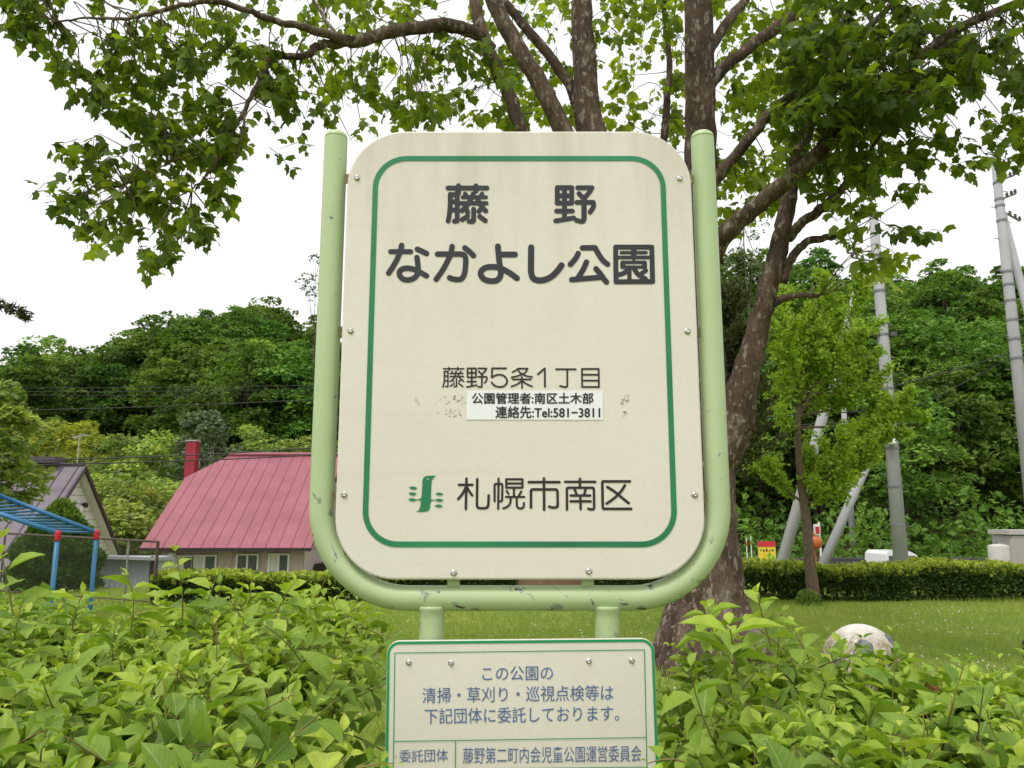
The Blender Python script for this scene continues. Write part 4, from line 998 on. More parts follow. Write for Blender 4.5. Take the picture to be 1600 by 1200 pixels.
def yew():
    YY = 13.4; c0 = P(1126, 560, YY); g = float(ground_h(c0[0], YY)); root = thing('yew_tree', (c0[0], YY, g), 'dark brownish conifer behind the leaning limb of the plane tree', 'tree')
    tb = MB(); pos, tp, tn = [], [], []
    top = P(1165, 428, YY)[2] - g
    tb.tube([(0, 0, -.2), (0.05, 0, top * .5), (-.1, 0, top * .97)], [.14, .10, .02], 8)
    for i in range(120):
        z = top * (.44 + .53 * rng.random()); a = rng.random() * 6.28; L = (1.0 * (1 - z / top) ** .7 + .2) * random.uniform(.7, 1.1)
        s_ = np.array([0, 0, z - .4]); e = np.array([math.cos(a) * L * .8 + .38 * (1 - (z / top - .44)), math.sin(a) * L, z + .40 * L])
        tb.tube([s_, (s_ + e) / 2 + [0, 0, -.05], e], [.02, .012, .004], 4, cap=False)
        n = 130; t = .25 + .75 * rng.random(n); ax = nrm(e - s_)
        pos.append(s_ + (e - s_) * t[:, None] + rng.normal(0, .062, (n, 3)) * (1.1 - .6 * t)[:, None]); tp.append(ax + rng.normal(0, .5, (n, 3)) + [0, 0, .3]); tn.append(np.clip(.1 + .6 * t + rng.normal(0, .2, n), 0, 1))
    pos, tp, tn = map(np.concatenate, (pos, tp, tn))
    V, Fq = scatter(TU, TF, pos, tp, rand_dir(len(pos)), .085 * rng.uniform(.6, 1.3, len(pos)), np.full(len(pos), .05))
    tb.build('trunk', GREYBARK, root, True, local=True); mk('foliage', V, Fq, DARK_NEEDLE, root, False, np.repeat(tn, len(TF)), local=True)
yew()

# young lime tree on the lawn in front of the right hedge
def ginkgo():
    b0 = P(1271, 928, 14.6); root = thing('young_tree', (b0[0], 14.6, 0), 'young lime green tree with thin brown trunk on the lawn before the hedge', 'tree')
    o = np.array([b0[0], 14.6, 0]); tb = MB(); pos, tp, tn = [], [], []
    sp = catmull([P(1271, 934, 14.6) - o, P(1266, 880, 14.6) - o, P(1258, 800, 14.6) - o, P(1250, 740, 14.6) - o, P(1247, 650, 14.6) - o, P(1255, 560, 14.6) - o, P(1270, 440, 14.6) - o], 5)
    tb.tube(sp, np.concatenate([[.135], np.linspace(.112, .012, len(sp) - 1)]), 12, wob=.16)
    ends = [(1345, 455), (1335, 520), (1300, 445), (1392, 590), (1415, 622), (1400, 665), (1420, 640), (1365, 560), (1350, 610), (1290, 500), (1215, 480), (1205, 600), (1195, 720), (1265, 665), (1300, 540), (1355, 515), (1240, 560), (1220, 650), (1270, 520), (1310, 740), (1380, 700), (1340, 745), (1230, 520), (1320, 470), (1270, 460), (1370, 640), (1330, 680), (1225, 450), (1310, 560), (1300, 620), (1175, 700), (1310, 715), (1390, 640)]
    for u, v in ends:
        e = P(u, v, 14.6 + rng.normal(0, .55)) - o
        f = np.clip((e[2] - .9) / 3.2, .12, .85) * random.uniform(.62, .85); s_ = sp[int((.35 + .6 * f) * (len(sp) - 1))]
        if s_[2] > e[2] - .15: s_ = sp[int(.36 * len(sp))]
        mid = s_ * .45 + e * .55 + np.array([0, 0, -.12]); c = catmull([s_, mid, e], 7)
        tb.tube(c, np.linspace(.026, .004, len(c)), 5, cap=False)
        for rep in range(6):
            L = np.linalg.norm(e - s_); n = int(95 * L); t = .22 + .78 * rng.random(n) ** .75
            br = nrm(rng.normal(0, .55, 3) + nrm(e - s_) * .8 + np.array([0, 0, .55])) * random.uniform(.18, .42); tt = random.uniform(.25, .95)
            base = c[int(tt * (len(c) - 1))]
            if rep: 
                w = rng.random(n) ** .8; p = base + br * 1.5 * w[:, None] + rng.normal(0, .050, (n, 3)); tb.tube([base, base + br], [.006, .002], 3, cap=False)
            else: p = np.array([c[int(x * (len(c) - 1))] for x in t]) + rng.normal(0, .06, (n, 3))
            pos.append(p); tp.append(nrm(e - s_) * .6 + rng.normal(0, .6, (n, 3))); tn.append(np.clip(.2 + .5 * t + rng.normal(0, .18, n), 0, 1))
    pos, tp, tn = map(np.concatenate, (pos, tp, tn)); n = len(pos); print('young tree leaves', n)
    V, Fq = scatter(TU, TF, pos, tp, nrm(rand_dir(n) + [0, 0, .6]), .070 * rng.uniform(.6, 1.3, n), .066 * np.ones(n))
    tb.build('trunk', BARK2, root, True, local=True); mk('crown', V, Fq, LIME_LEAF, root, False, np.repeat(tn, len(TF)), local=True)
BARK2 = plain('young bark', (.135, .095, .065), .95, .4, 22, bmp=.6)
ginkgo()

# clipped hedges at the back of the lawn
def hedge(label, pa, pb, n, vt, vb):
    """pa, pb: (photo x, distance) of the two ends"""
    A = P(pa[0], 900, pa[1]); B = P(pb[0], 900, pb[1]); L = np.linalg.norm((B - A)[:2]); d = (B - A) / L; d[2] = 0; nn = np.array([-d[1], d[0], 0])
    root = thing('hedge', ((A[0] + B[0]) / 2, (A[1] + B[1]) / 2, 0), label, 'hedge', 'clipped hedges along the back of the lawn')
    s = rng.random(n) * L; wd = .42; face = rng.random(n)
    bx = A[None, :2] + d[None, :2] * s[:, None]
    hT = vt * (1 + .05 * np.sin(s * 2.1) + .035 * np.sin(s * 5.3 + 1) + .02 * np.sin(s * 13))
    top = face < .40
    off = np.where(top, rng.uniform(-wd, wd, n), np.where(face < .82, -wd, wd) * rng.uniform(.72, 1.04, n) * (1 + .10 * np.sin(s * 3.3) + .08 * np.sin(s * 8.7)))
    z = np.where(top, hT * (.92 + .20 * rng.random(n) ** 2.2), hT * (vb + (1 - vb) * rng.random(n)))
    thin = (~top) & (z < hT * .42) & (rng.random(n) < .60 + .25 * np.sin(s * 4.1)); kp = ~thin
    pos = np.stack([bx[:, 0] + nn[0] * off, bx[:, 1] + nn[1] * off, z + ground_h(bx[:, 0], bx[:, 1])], -1)[kp]
    outw = np.where(top[kp][:, None], [[0, 0, 1.]], np.sign(off[kp])[:, None] * nn[None])
    N_ = len(pos)
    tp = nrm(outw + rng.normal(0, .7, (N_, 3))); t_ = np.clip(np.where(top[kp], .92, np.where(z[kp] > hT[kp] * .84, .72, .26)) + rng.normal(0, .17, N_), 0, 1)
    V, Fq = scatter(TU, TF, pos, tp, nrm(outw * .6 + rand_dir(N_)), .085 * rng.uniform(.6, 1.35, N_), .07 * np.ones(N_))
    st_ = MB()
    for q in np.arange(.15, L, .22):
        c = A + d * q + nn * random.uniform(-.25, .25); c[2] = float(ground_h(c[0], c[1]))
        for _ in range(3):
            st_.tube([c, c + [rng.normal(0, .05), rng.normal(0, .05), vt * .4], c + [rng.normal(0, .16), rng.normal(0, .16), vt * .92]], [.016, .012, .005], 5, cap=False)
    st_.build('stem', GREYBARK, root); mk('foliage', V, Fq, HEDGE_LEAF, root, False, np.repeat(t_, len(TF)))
hedge('clipped hedge along the back of the lawn below the utility poles', (1145, 15.6), (1760, 15.0), 26000, .57, .06)
hedge('dark clipped hedge with bright top in front of the red roofed house', (246, 14.6), (800, 15.8), 26000, .44, .04)
hedge('short run of clipped hedge seen under the sign panel', (915, 15.8), (1120, 15.7), 9000, .57, .06)

# low plants along the hedge foot and by the road
def tufts(name, label, cat, spots, leaf, group):
    for (u, v, Y, hh), lab in zip(spots, label):
        q = P(u, v, Y); g = float(ground_h(q[0], Y)); root = thing(name, (q[0], Y, g), lab, cat, group)
        n = 420; d = rand_dir(n); d[:, 2] = np.abs(d[:, 2]); pos = d * [hh * .8, hh * .6, hh] * rng.random((n, 1)) ** .4
        V, Fq = scatter(TU, TF, pos, d + rng.normal(0, .4, (n, 3)), rand_dir(n), np.full(n, .11 * hh + .03), np.full(n, .09 * hh + .02))
        mk('foliage', V, Fq, leaf, root, False, np.repeat(rng.random(n), len(TF)), local=True)
tufts('weed_clump', ['pale weed clump at the foot of the young tree'], 'plant', [(1262, 925, 14.3, .26)], LIGHT_LEAF, None)
tufts('roadside_bush', ['green bush below the red and yellow banner', 'yellowish bush right of the leaning strut by the road', 'yellowish bush left of the white van roof'], 'bush',
      [(1206, 868, 22.5, 1.62), (1325, 862, 22, 1.1), (1357, 868, 22, .9)], LIME_LEAF, 'bushes beside the road')
# ------------------------------------------------------------------ houses on the left
m, nt, b = new_mat('rose red roof sheet')
c = ramp(nt, noise(nt, 1.2, 5, .6), [(.3, (.245, .066, .086)), (.7, (.32, .098, .122))])
c = mixc(nt, 1.0, c, ramp(nt, noise(nt, 30, 5, .7), [(.3, (.9, .9, .9)), (.7, (1.1, 1.1, 1.1))]), 'MULTIPLY')
nt.links.new(c, b.inputs['Base Color']); b.inputs['Roughness'].default_value = .55; REDROOF = m
SEAM = plain('red roof seam', (.25, .06, .085), .6, .2)
TRIM = plain('dark roof edge', (.035, .022, .022), .6)
PINKWALL = plain('pinkish siding', (.44, .355, .335), .8, .08, 4)
DARKRED = plain('chimney red', (.30, .022, .04), .5, .15, 3)
GREYROOF = plain('purple grey roof', (.155, .125, .15), .55, .14, 2.5)
GREYSEAM = plain('dark roof seam', (.085, .07, .085), .6)
SIDING = plain('white siding', (.72, .69, .66), .75, .07, 3)
SIDELINE = plain('siding shadow gap', (.36, .34, .32), .8)
GLASS, nt, b = new_mat('window glass'); b.inputs['Base Color'].default_value = (.10, .11, .12, 1); b.inputs['Roughness'].default_value = .12
CURTAIN = plain('curtain', (.60, .58, .54), .8, .1, 8)
FRAME = plain('white window frame', (.72, .72, .72), .5, .04)

def slab(quad, th, dirn):
    q = [np.array(p, float) for p in quad]; k = len(q); d = np.array(dirn, float) * th
    return MB().add(q + [p - d for p in q], [tuple(range(k)), tuple(range(2 * k - 1, k - 1, -1))] + [(i, i + k, (i + 1) % k + k, (i + 1) % k) for i in range(k)])

def red_house():
    Ye, Yr = 25.0, 29.2
    eL, eR = P(218, 856, Ye), P(486, 852.5, Ye); ze = eL[2]; zr = P(345, 712, Yr)[2]
    x0, x1 = eL[0], eR[0]; gz = float(ground_h((x0 + x1) / 2, Ye + 2))
    root = thing('red_roofed_house', ((x0 + x1) / 2, Yr, gz), 'house with big rose red sheet metal roof and red chimney left of the sign', 'house')
    slope = np.array([0, Yr - Ye, zr - ze]); sl = np.linalg.norm(slope); nv = np.array([0, -(zr - ze), Yr - Ye]) / sl
    tk_ = (P(282, 747, 28)[2] - ze) / (zr - ze)             # the hip cut starts here
    k0 = np.array([x0, Ye + (Yr - Ye) * tk_, ze + (zr - ze) * tk_]); r0 = np.array([x0 + 1.15, Yr, zr])
    a = np.array([x0, Ye, ze]); b_ = np.array([x1, Ye, ze]); c_ = np.array([x1, Yr, zr])
    roof = slab([a, b_, c_, r0, k0], .10, nv).build('roof', REDROOF, root)
    kb = k0 * [1, -1, 1] + [0, 2 * Yr, 0]; ab = a * [1, -1, 1] + [0, 2 * Yr, 0]; bb = b_ * [1, -1, 1] + [0, 2 * Yr, 0]
    nb = nv * [1, -1, 1]
    slab([c_ + [0, .012, 0], bb, ab, kb, r0 + [0, .012, 0]], .10, nb).build('roof', REDROOF, root)
    slab([r0 + [-.02, 0, .012], kb + [-.02, 0, .012], k0 + [-.02, 0, .012]], .06, nrm(np.array([-1., 0, .8]))).build('roof', REDROOF, root)
    sm_ = MB()
    for x in np.arange(x0 + .30, x1, .40):
        e = np.array([x, Yr, zr]) if x > x0 + 1.15 else k0 + (r0 - k0) * ((x - x0) / 1.15)
        s_ = np.array([x, Ye, ze]) + nv * .012; e = e + nv * .006
        w_ = np.array([.005, 0, 0]); sm_.add([s_ - w_, s_ + w_, e + w_, e - w_, s_ - w_ + nv * .008, s_ + w_ + nv * .008, e + w_ + nv * .008, e - w_ + nv * .008],
                [(4, 5, 6, 7), (0, 4, 7, 3), (1, 2, 6, 5), (0, 1, 5, 4)])
    sm_.build('seam', SEAM, roof)
    MB().tube([r0 + [-.05, 0, .05], c_ + [.03, 0, .05]], .075, 8).build('ridge_cap', REDROOF, roof)
    MB().box(((x0 + x1) / 2, Ye - .03, ze - .055), (x1 - x0, .08, .09)).build('gutter', TRIM, root)
    yb = 2 * Yr - Ye
    wx0, wx1 = x0 + .45, P(475, 870, Ye + .5)[0]
    wl = MB().box(((wx0 + wx1) / 2, Yr, (gz - .5 + ze - .05) / 2), (wx1 - wx0, yb - Ye - 1.0, ze - .05 - gz + .5))
    # gable ends
    for xg_ in (wx0 + .002, wx1 - .002):
        xx_ = np.array([xg_ - .05, xg_ + .05]); hh = zr - ze - .22
        for ya in (0,):
            V = [[x, y, z] for x in xx_ for y, z in ((Ye + .7, ze - .06), (yb - .7, ze - .06), (Yr + 1.2, zr - .95), (Yr - 1.2, zr - .95))]
            wl.add(V, [(0, 1, 2, 3), (7, 6, 5, 4), (0, 4, 5, 1), (1, 5, 6, 2), (2, 6, 7, 3), (3, 7, 4, 0)])
    wall = wl.build('wall', PINKWALL, root)
    mb = MB()
    for x in np.arange(wx0 + .455, wx1, .455): mb.box((x, Ye + .5 - .004, (gz + ze) / 2), (.014, .012, ze - gz - .1))
    mb.build('batten', plain('siding joint', (.30, .24, .23), .8), wall)
    for u0, u1, v0, v1 in ((303, 336, 868, 905), (371, 402, 866.5, 900), (421, 450, 866, 900), (272, 300, 869, 905)):
        Yw = Ye + .48; p0, p1 = P(u0, v0, Yw), P(u1, v1, Yw)
        fr_ = MB(); cx, cz = (p0[0] + p1[0]) / 2, (p0[2] + p1[2]) / 2; w_, h_ = p1[0] - p0[0], p0[2] - p1[2]
        for dx in (-w_ / 2, 0, w_ / 2): fr_.box((cx + dx, Yw - .02, cz), (.05, .07, h_ - .05))
        for dz in (-h_ / 2, h_ / 2): fr_.box((cx, Yw - .02, cz + dz), (w_ + .05, .074, .05))
        f_ = fr_.build('window', FRAME, root)
        MB().box((cx + w_ * .25, Yw + .004, cz), (w_ / 2 - .052, .012, h_ - .05)).build('pane', GLASS, f_)
        MB().box((cx - w_ * .25, Yw + .004, cz), (w_ / 2 - .052, .012, h_ - .05)).build('pane', CURTAIN if u0 != 371 else GLASS, f_)
    MB().box((P(262, 862, Ye)[0], Ye + .35, ze - .22), (.16, .2, .10)).build('vent_hood', FRAME, root)
    # chimney on the far slope of the hip
    pc = P(301, 700, Yr + .4); w_ = 15.5 * Yr / F_PX; zt_ = P(301, 691, Yr + .4)[2]
    ch_ = MB().box((pc[0], Yr + .4, (zt_ + zr - 2.2) / 2), (w_, w_, zt_ - zr + 2.2)).build('chimney', DARKRED, root)
    MB().box((pc[0], Yr + .4, zt_ + .045), (w_ + .05, w_ + .05, .05)).build('chimney_cap', plain('chimney cap', (.40, .34, .33), .5), ch_)
    # lean-to right of the wall
    MB().box((wx1 + .55, Ye + 3.2, gz + 1.0), (1.0, 3.0, 2.0)).build('porch', TRIM, root)
red_house()

def grey_house():
    Yr = 22.0; ap = P(118, 728, Yr); zr = ap[2]; xg_ = ap[0]; far = P(183, 874, 24.6)
    hw, ze = 2.6, far[2]; gz = float(ground_h(xg_ - 3, Yr)); xl_ = xg_ - 8.5
    root = thing('grey_roofed_house', (xg_ - 4, Yr, gz), 'white sided gable house with steep purple grey roof at the left', 'house')
    ov = .24
    for s in (-1, 1):
        n = nrm(np.array([0, s * (zr - ze), hw])); e1 = np.array([xg_ + ov, Yr + s * hw * 1.10, zr - (zr - ze) * 1.10]); e0 = e1.copy(); e0[0] = xl_
        t1 = np.array([xg_ + ov, Yr + s * .006, zr]); t0 = t1.copy(); t0[0] = xl_
        q = [e0, e1, t1, t0] if s < 0 else [t0, t1, e1, e0]
        rf = slab(q, .07, n).build('roof', GREYROOF, root)
        slab([p - n * .08 for p in q], .012, n).build('soffit', SIDING, root)
        sm_ = MB()
        for x in np.arange(xl_ + .2, xg_ + ov, .42):
            a, b_ = np.array([x, e1[1], e1[2]]), np.array([x, t1[1], t1[2]]); w_ = np.array([.012, 0, 0])
            sm_.add([a - w_ + n * .022, a + w_ + n * .022, b_ + w_ + n * .022, b_ - w_ + n * .022, a - w_, a + w_, b_ + w_, b_ - w_], [(0, 1, 2, 3), (4, 0, 3, 7), (1, 5, 6, 2)])
        sm_.build('seam', GREYSEAM, rf)
        # barge board
        w_ = .05
        V = [e1 + [0.01, 0, .01], t1 + [.01, 0, .01], t1 + [.01, 0, -.15], e1 + [.01, 0, -.15]]; MB().add(V + [p + [w_, 0, 0] for p in V], [(0, 1, 2, 3), (7, 6, 5, 4), (0, 4, 5, 1), (1, 5, 6, 2), (2, 6, 7, 3), (3, 7, 4, 0)]).build('barge_board', TRIM if s > 0 else GREYSEAM, root)
    MB().tube([(xl_, Yr, zr + .03), (xg_ + ov, Yr, zr + .03)], .05, 8).build('ridge_cap', GREYSEAM, root)
    MB().box((P(52, 726, Yr)[0], Yr, zr + .16), (1.5, .5, .16)).build('ridge_vent', GREYSEAM, root)
    V = [[x, y, z] for x in (xl_ + .3, xg_) for y, z in ((Yr - hw + .15, gz - .5), (Yr + hw - .15, gz - .5), (Yr + hw - .15, ze + .1), (Yr, zr - .18), (Yr - hw + .15, ze + .1))]
    wall = MB().add(V, [(4, 3, 2, 1, 0), (5, 6, 7, 8, 9)] + [(i, (i + 1) % 5, (i + 1) % 5 + 5, i + 5) for i in range(5)]).build('wall', SIDING, root)
    ln_ = MB(); z = ze - 1.5
    while z < zr - .4:
        half = hw - .2 if z < ze + .1 else (hw - .15) * (zr - .2 - z) / (zr - ze - .28) - .03
        if half > .05: ln_.box((xg_ + .004, Yr, z), (.012, 2 * half, .018))
        z += .225
    ln_.build('siding_line', SIDELINE, wall)
    p = P(128, 788, Yr + .5); MB().lathe((xg_ + .10, p[1], p[2]), [(.075, -.09), (.08, .0), (.05, .05)], 12).build('vent', TRIM, root)
    bx = MB(); bx.box((xg_ + .08, Yr + .2, P(122, 800, Yr)[2]), (.14, .2, .34)); bx.tube([(xg_ + .05, Yr + .2, zr - 1.2), (xg_ + .05, Yr + .2, gz + 1)], .018, 6); bx.build('meter_box', FRAME, root)
grey_house()

# grey sheet metal shed behind the fence
def shed():
    Y = 18.6; a, b_ = P(150, 869, Y), P(243, 876, Y); g = float(ground_h(a[0], Y)); z = a[2]
    root = thing('metal_shed', ((a[0] + b_[0]) / 2, Y + 1, g), 'low pale grey sheet metal shed behind the chain link fence', 'shed')
    GM = plain('pale shed metal', (.36, .40, .44), .55, .1, 3)
    wl = MB(); wl.box(((a[0] + b_[0]) / 2, Y + .45, (z + g) / 2 - .18), (b_[0] - a[0], .9, z - g + .3)); wall = wl.build('wall', GM, root)
    rb = MB()
    for x in np.arange(a[0] + .08, b_[0], .13): rb.box((x, Y - .006, (z + g) / 2), (.03, .02, z - g - .06))
    rb.build('rib', GM, wall)
    q = [np.array(p) for p in ((a[0] - .15, Y - .2, z + .03), (b_[0] + .12, Y - .2, z - .02), (b_[0] + .02, Y + 1.0, z - .08), (a[0] - .15, Y + 1.0, z - .03))]
    slab(q, .07, (0, 0, 1)).build('roof', plain('shed roof', (.36, .36, .36), .5), root)
    MB().box((P(237, 880, Y - .05)[0], Y - .03, (z + g) / 2), (.07, .05, z - g)).build('corner_post', TRIM, root)
shed()

# low brown wall seen between panel and tube
def low_wall():
    Y = 16.2; a, b_ = P(806, 903, Y), P(909, 903, Y); h = .66
    root = thing('low_wall', ((a[0] + b_[0]) / 2, Y, 0), 'low brown wall in the gap of the hedge, seen just under the panel', 'wall')
    MB().box(((a[0] + b_[0]) / 2, Y, h / 2 - .1), (b_[0] - a[0], .18, h + .1)).build('wall', plain('brown block', (.24, .145, .095), .9, .2, 5), root)
    MB().box(((a[0] + b_[0]) / 2, Y, h + .02 - .03), (b_[0] - a[0] + .06, .24, .06)).build('coping', plain('brown coping', (.27, .18, .13), .9), root)
low_wall()

# ------------------------------------------------------------------ chain link fence and climbing frame
def fence():
    A, B = P(-70, 829, 17.0), P(247, 846.5, 14.2); L = np.linalg.norm((B - A)[:2]); d = (B - A) / L; zA, zB = A[2], B[2]
    root = thing('chain_link_fence', (B[0], B[1], 0), 'brown chain link fence on thin posts at the left of the lawn', 'fence')
    RAIL = plain('rusty brown rail', (.085, .06, .05), .7, .3, 20); WIRE = plain('fence wire', (.30, .31, .28), .5, .2, 20, metal=.6)
    def at(s, t): p = A + (B - A) * s / L; return np.array([p[0], p[1], (zA + (zB - zA) * s / L) * t])
    MB().tube([at(0, 1), at(L, 1)], .021, 8).build('top_rail', RAIL, root)
    MB().tube([at(0, .06), at(L, .06)], .012, 6).build('bottom_rail', RAIL, root)
    for u in (16, 97, 160, 206):
        s = L * (u + 70) / 317 * (1.06 - .06 * (u + 70) / 317); MB().tube([at(s, -.1), at(s, 1)], .019, 8).build('post', RAIL if u < 90 else WIRE, root)
    MB().tube([at(L, -.1), at(L, 1.0)], .030, 8).build('post', RAIL, root)
    w = MB(); H_ = 1.12; pit = .075
    n = int((L + H_) / pit)
    for k in range(n):
        for sg in (1, -1):
            s0 = k * pit - H_; pts = []
            for t in (0, 1):
                pass
            a0, a1 = s0, s0 + H_                             # runs up to the right
            t0, t1 = 0.0, 1.0
            if a0 < 0: t0 = -a0 / H_; a0 = 0
            if a1 > L: t1 = 1 - (a1 - L) / H_; a1 = L
            if t1 - t0 < .02: continue
            if sg < 0: p, q = at(L - a0, .06 + .93 * t0), at(L - a1, .06 + .93 * t1)
            else: p, q = at(a0, .06 + .93 * t0), at(a1, .06 + .93 * t1)
            w.tube([p + [0, .003 * sg, 0], q + [0, .003 * sg, 0]], .0011, 3, cap=False)
    w.build('wire_mesh', WIRE, root)
fence()

def climbing_frame():
    Ya, Yb = 9.0, 9.9
    a, b_ = P(90.5, 833, Ya), P(151, 832, Yb); a2, b2 = P(-85, 775, Ya - .1), P(-30, 763, Yb - .1)
    root = thing('climbing_frame', (a[0], a[1], 0), 'blue playground ladder frame with red joint caps at the left', 'climbing frame')
    BL = plain('blue paint', (.035, .175, .36), .4, .12, 5); RD = plain('red cap', (.50, .02, .035), .4, .1, 6)
    r = .026
    for p in (a, b_):
        MB().tube([(p[0], p[1], -.1), (p[0] + .0, p[1], p[2] - .02)], r, 14).build('leg', BL, root, True)
        j = MB(); j.lathe((p[0], p[1], p[2] - .085), [(r * 1.22, 0), (r * 1.28, .015), (r * 1.28, .085), (r * 1.1, .11), (.006, .12)], 16); j.build('joint_cap', RD, root, True)
    for p, q in ((a, a2), (b_, b2)):
        MB().tube([p, (p + q) / 2, q], r, 14).build('side_rail', BL, root, True)
        MB().tube([(q[0], q[1], -.1), (q[0], q[1], q[2])], r, 14).build('leg', BL, root, True)
    for k in range(1, 14):
        t = k / 14 * .98 - .02; MB().tube([a + (a2 - a) * t, b_ + (b2 - b_) * t + [0, 0, -.03]], .0145, 10).build('rung', BL, root, True)
climbing_frame()

# ------------------------------------------------------------------ weathered ball seat on the lawn
def ball():
    Y = 7.0; t = P(1343, 975, Y); r = .315; c = np.array([t[0], Y, t[2] - r])
    m, nt, b = new_mat('weathered white concrete')
    f = noise(nt, 5, 6, .65); tc_ = nt.nodes.new('ShaderNodeTexCoord'); s_ = nt.nodes.new('ShaderNodeSeparateXYZ'); nt.links.new(tc_.outputs['Object'], s_.inputs[0])
    mr = nt.nodes.new('ShaderNodeMapRange'); mr.inputs['From Min'].default_value = r * .97; mr.inputs['From Max'].default_value = r * .62
    nt.links.new(s_.outputs['Z'], mr.inputs['Value'])
    st = noise(nt, 1, 5, .7, mapped(nt, (22, 22, 2.0)))
    mu_ = nt.nodes.new('ShaderNodeMath'); mu_.operation = 'MULTIPLY'; nt.links.new(ramp(nt, st, [(.30, (0, 0, 0)), (.55, (.95, .95, .95))]), mu_.inputs[0]); nt.links.new(mr.outputs[0], mu_.inputs[1])
    cc_ = mixc(nt, mu_.outputs[0], ramp(nt, f, [(.3, (.60, .56, .50)), (.7, (.74, .72, .68))]), (.22, .17, .10))
    nt.links.new(cc_, b.inputs['Base Color']); b.inputs['Roughness'].default_value = .85; bump(nt, b, noise(nt, 30, 6), .4, .01)
    root = thing('ball_seat', c, 'weathered white concrete ball with dark patches half hidden behind the right shrub', 'ball seat')
    prof = [(max(.004, r * math.sin(a) * (1 + .02 * math.cos(6 * a))), r * math.cos(a)) for a in np.linspace(math.pi, 0.01, 22)]
    MB().lathe(c, prof, 30).build('ball', m, root, True)
    PT = plain('worn dark paint', (.15, .155, .165), .8, .5, 18)
    for az, el in ((-108, 30), (-35, 38), (40, 30), (130, 30), (-70, -25), (-150, -5), (-20, -20)):
        az, el = math.radians(az), math.radians(el); n = np.array([math.cos(el) * math.cos(az), math.cos(el) * math.sin(az), math.sin(el)])
        e1 = nrm(np.cross(n, [0, 0, 1.])); e2 = np.cross(n, e1)
        V = [c + (r * 1.022) * n] ; K = 15
        for k in range(K):
            a = 2 * math.pi * k / K; rr = .075 * (1 + .08 * math.cos(5 * a)); V.append(c + (r * 1.020) * nrm(n * r + (e1 * math.cos(a) + e2 * math.sin(a)) * rr))
        MB().add(V, [(0, 1 + k, 1 + (k + 1) % K) for k in range(K)]).build('dark_patch', PT, root, True)
ball()
q = P(1607, 1003, 7.3)
stump = thing('short_post', (q[0], 7.3, 0), 'short dark post cut by the right edge of the lawn', 'post')
MB().lathe((q[0], 7.3, 0), [(.05, -.1), (.05, q[2] - .0), (.04, q[2] + .015), (.01, q[2] + .018)], 14).build('post', plain('dark post', (.03, .033, .04), .7), stump)

# ------------------------------------------------------------------ utility poles
CONC = plain('pole concrete', (.33, .335, .345), .8, .10, 1.6, bmp=.15)
BAND = plain('pole band steel', (.22, .22, .23), .5, .2, 10, metal=.5)
PORC = plain('insulator', (.10, .085, .08), .4, .2, 10)
CABLE = plain('black cable', (.02, .02, .022), .6)
def pole(label, ub, vb, ut, vt, Y, rb, rt, bands, struts=(), arms=(), steps=True, extra=None):
    b0, t0 = P(ub, vb, Y), P(ut, vt, Y); x = (b0[0] + t0[0]) / 2; g = float(ground_h(x, Y)); zt_ = t0[2]
    rb, rt = rb * Y / F_PX, rt * Y / F_PX
    root = thing('utility_pole', (x, Y, g), label, 'utility pole', 'grey concrete utility poles by the road')
    MB().tube([(x, Y, g - .5), (x, Y, (g + zt_) / 2), (x, Y, zt_)], [rb, (rb + rt) / 2, rt], 20).build('pole', CONC, root, True)
    MB().lathe((x, Y, zt_), [(rt * 1.12, -.10), (rt * 1.12, .02), (rt * .7, .05), (.01, .06)], 16).build('pole_cap', CONC, root, True)
    rr = lambda z: rb + (rt - rb) * (z - g) / (zt_ - g)
    for v in bands:
        z = P(ub, v, Y)[2]; MB().lathe((x, Y, z), [(rr(z) * 1.03, -.03), (rr(z) * 1.10, -.028), (rr(z) * 1.10, .028), (rr(z) * 1.03, .03)], 18).build('band', BAND, root)
    if steps:
        k = 0; z = P(ub, 850, Y)[2]; mb = MB()
        while z < zt_ - .8:
            s = 1 if k % 2 else -1; mb.tube([(x + s * rr(z) * .9, Y, z), (x + s * (rr(z) + .13), Y, z)], .010, 6); z += .42; k += 1
        mb.build('step_bolt', BAND, root)
    for us, vs, ue, ve, r0 in struts:
        p, q = P(us, vs, Y + .05), P(ue, ve, Y - .3); dq = q - p; q = q + dq * .35
        MB().tube([p, q], [r0 * Y / F_PX * .82, r0 * Y / F_PX], 16).build('strut', CONC, root, True)
    for ua, va, dx, dz in arms:
        p = P(ua, va, Y); e = p + np.array([dx, 0, dz])
        ar = MB().tube([p, e], .025, 6).build('cross_arm', BAND, root)
        for t in (.45, .75, 1.0):
            c0 = p + (e - p) * t; MB().lathe(c0, [(.018, 0), (.045, .015), (.025, .04), (.045, .065), (.025, .09), (.036, .11), (.01, .125)], 10).build('insulator', PORC, ar)
    if extra: extra(root, x, Y, rr)
    return root
def main_extra(root, x, Y, rr):
    p = P(1388, 692, Y); mb = MB(); mb.tube([(x, Y, p[2] + .12), (p[0] - .02, Y - .2, p[2] + .10)], .015, 6); mb.build('lamp_arm', BAND, root)
    MB().lathe((p[0] - .04, Y - .25, p[2] - .06), [(.10, 0), (.115, .03), (.09, .12), (.03, .17)], 14).build('lamp_head', FRAME, root)
    for v, s in ((515, -1), (523, 1), (522, -1), (598, -1)):
        z = P(1380, v, Y)[2]; MB().box((x + s * (rr(z) + .09), Y - .06, z), (.16, .12, .10)).build('fitting', PORC if v < 590 else BAND, root)
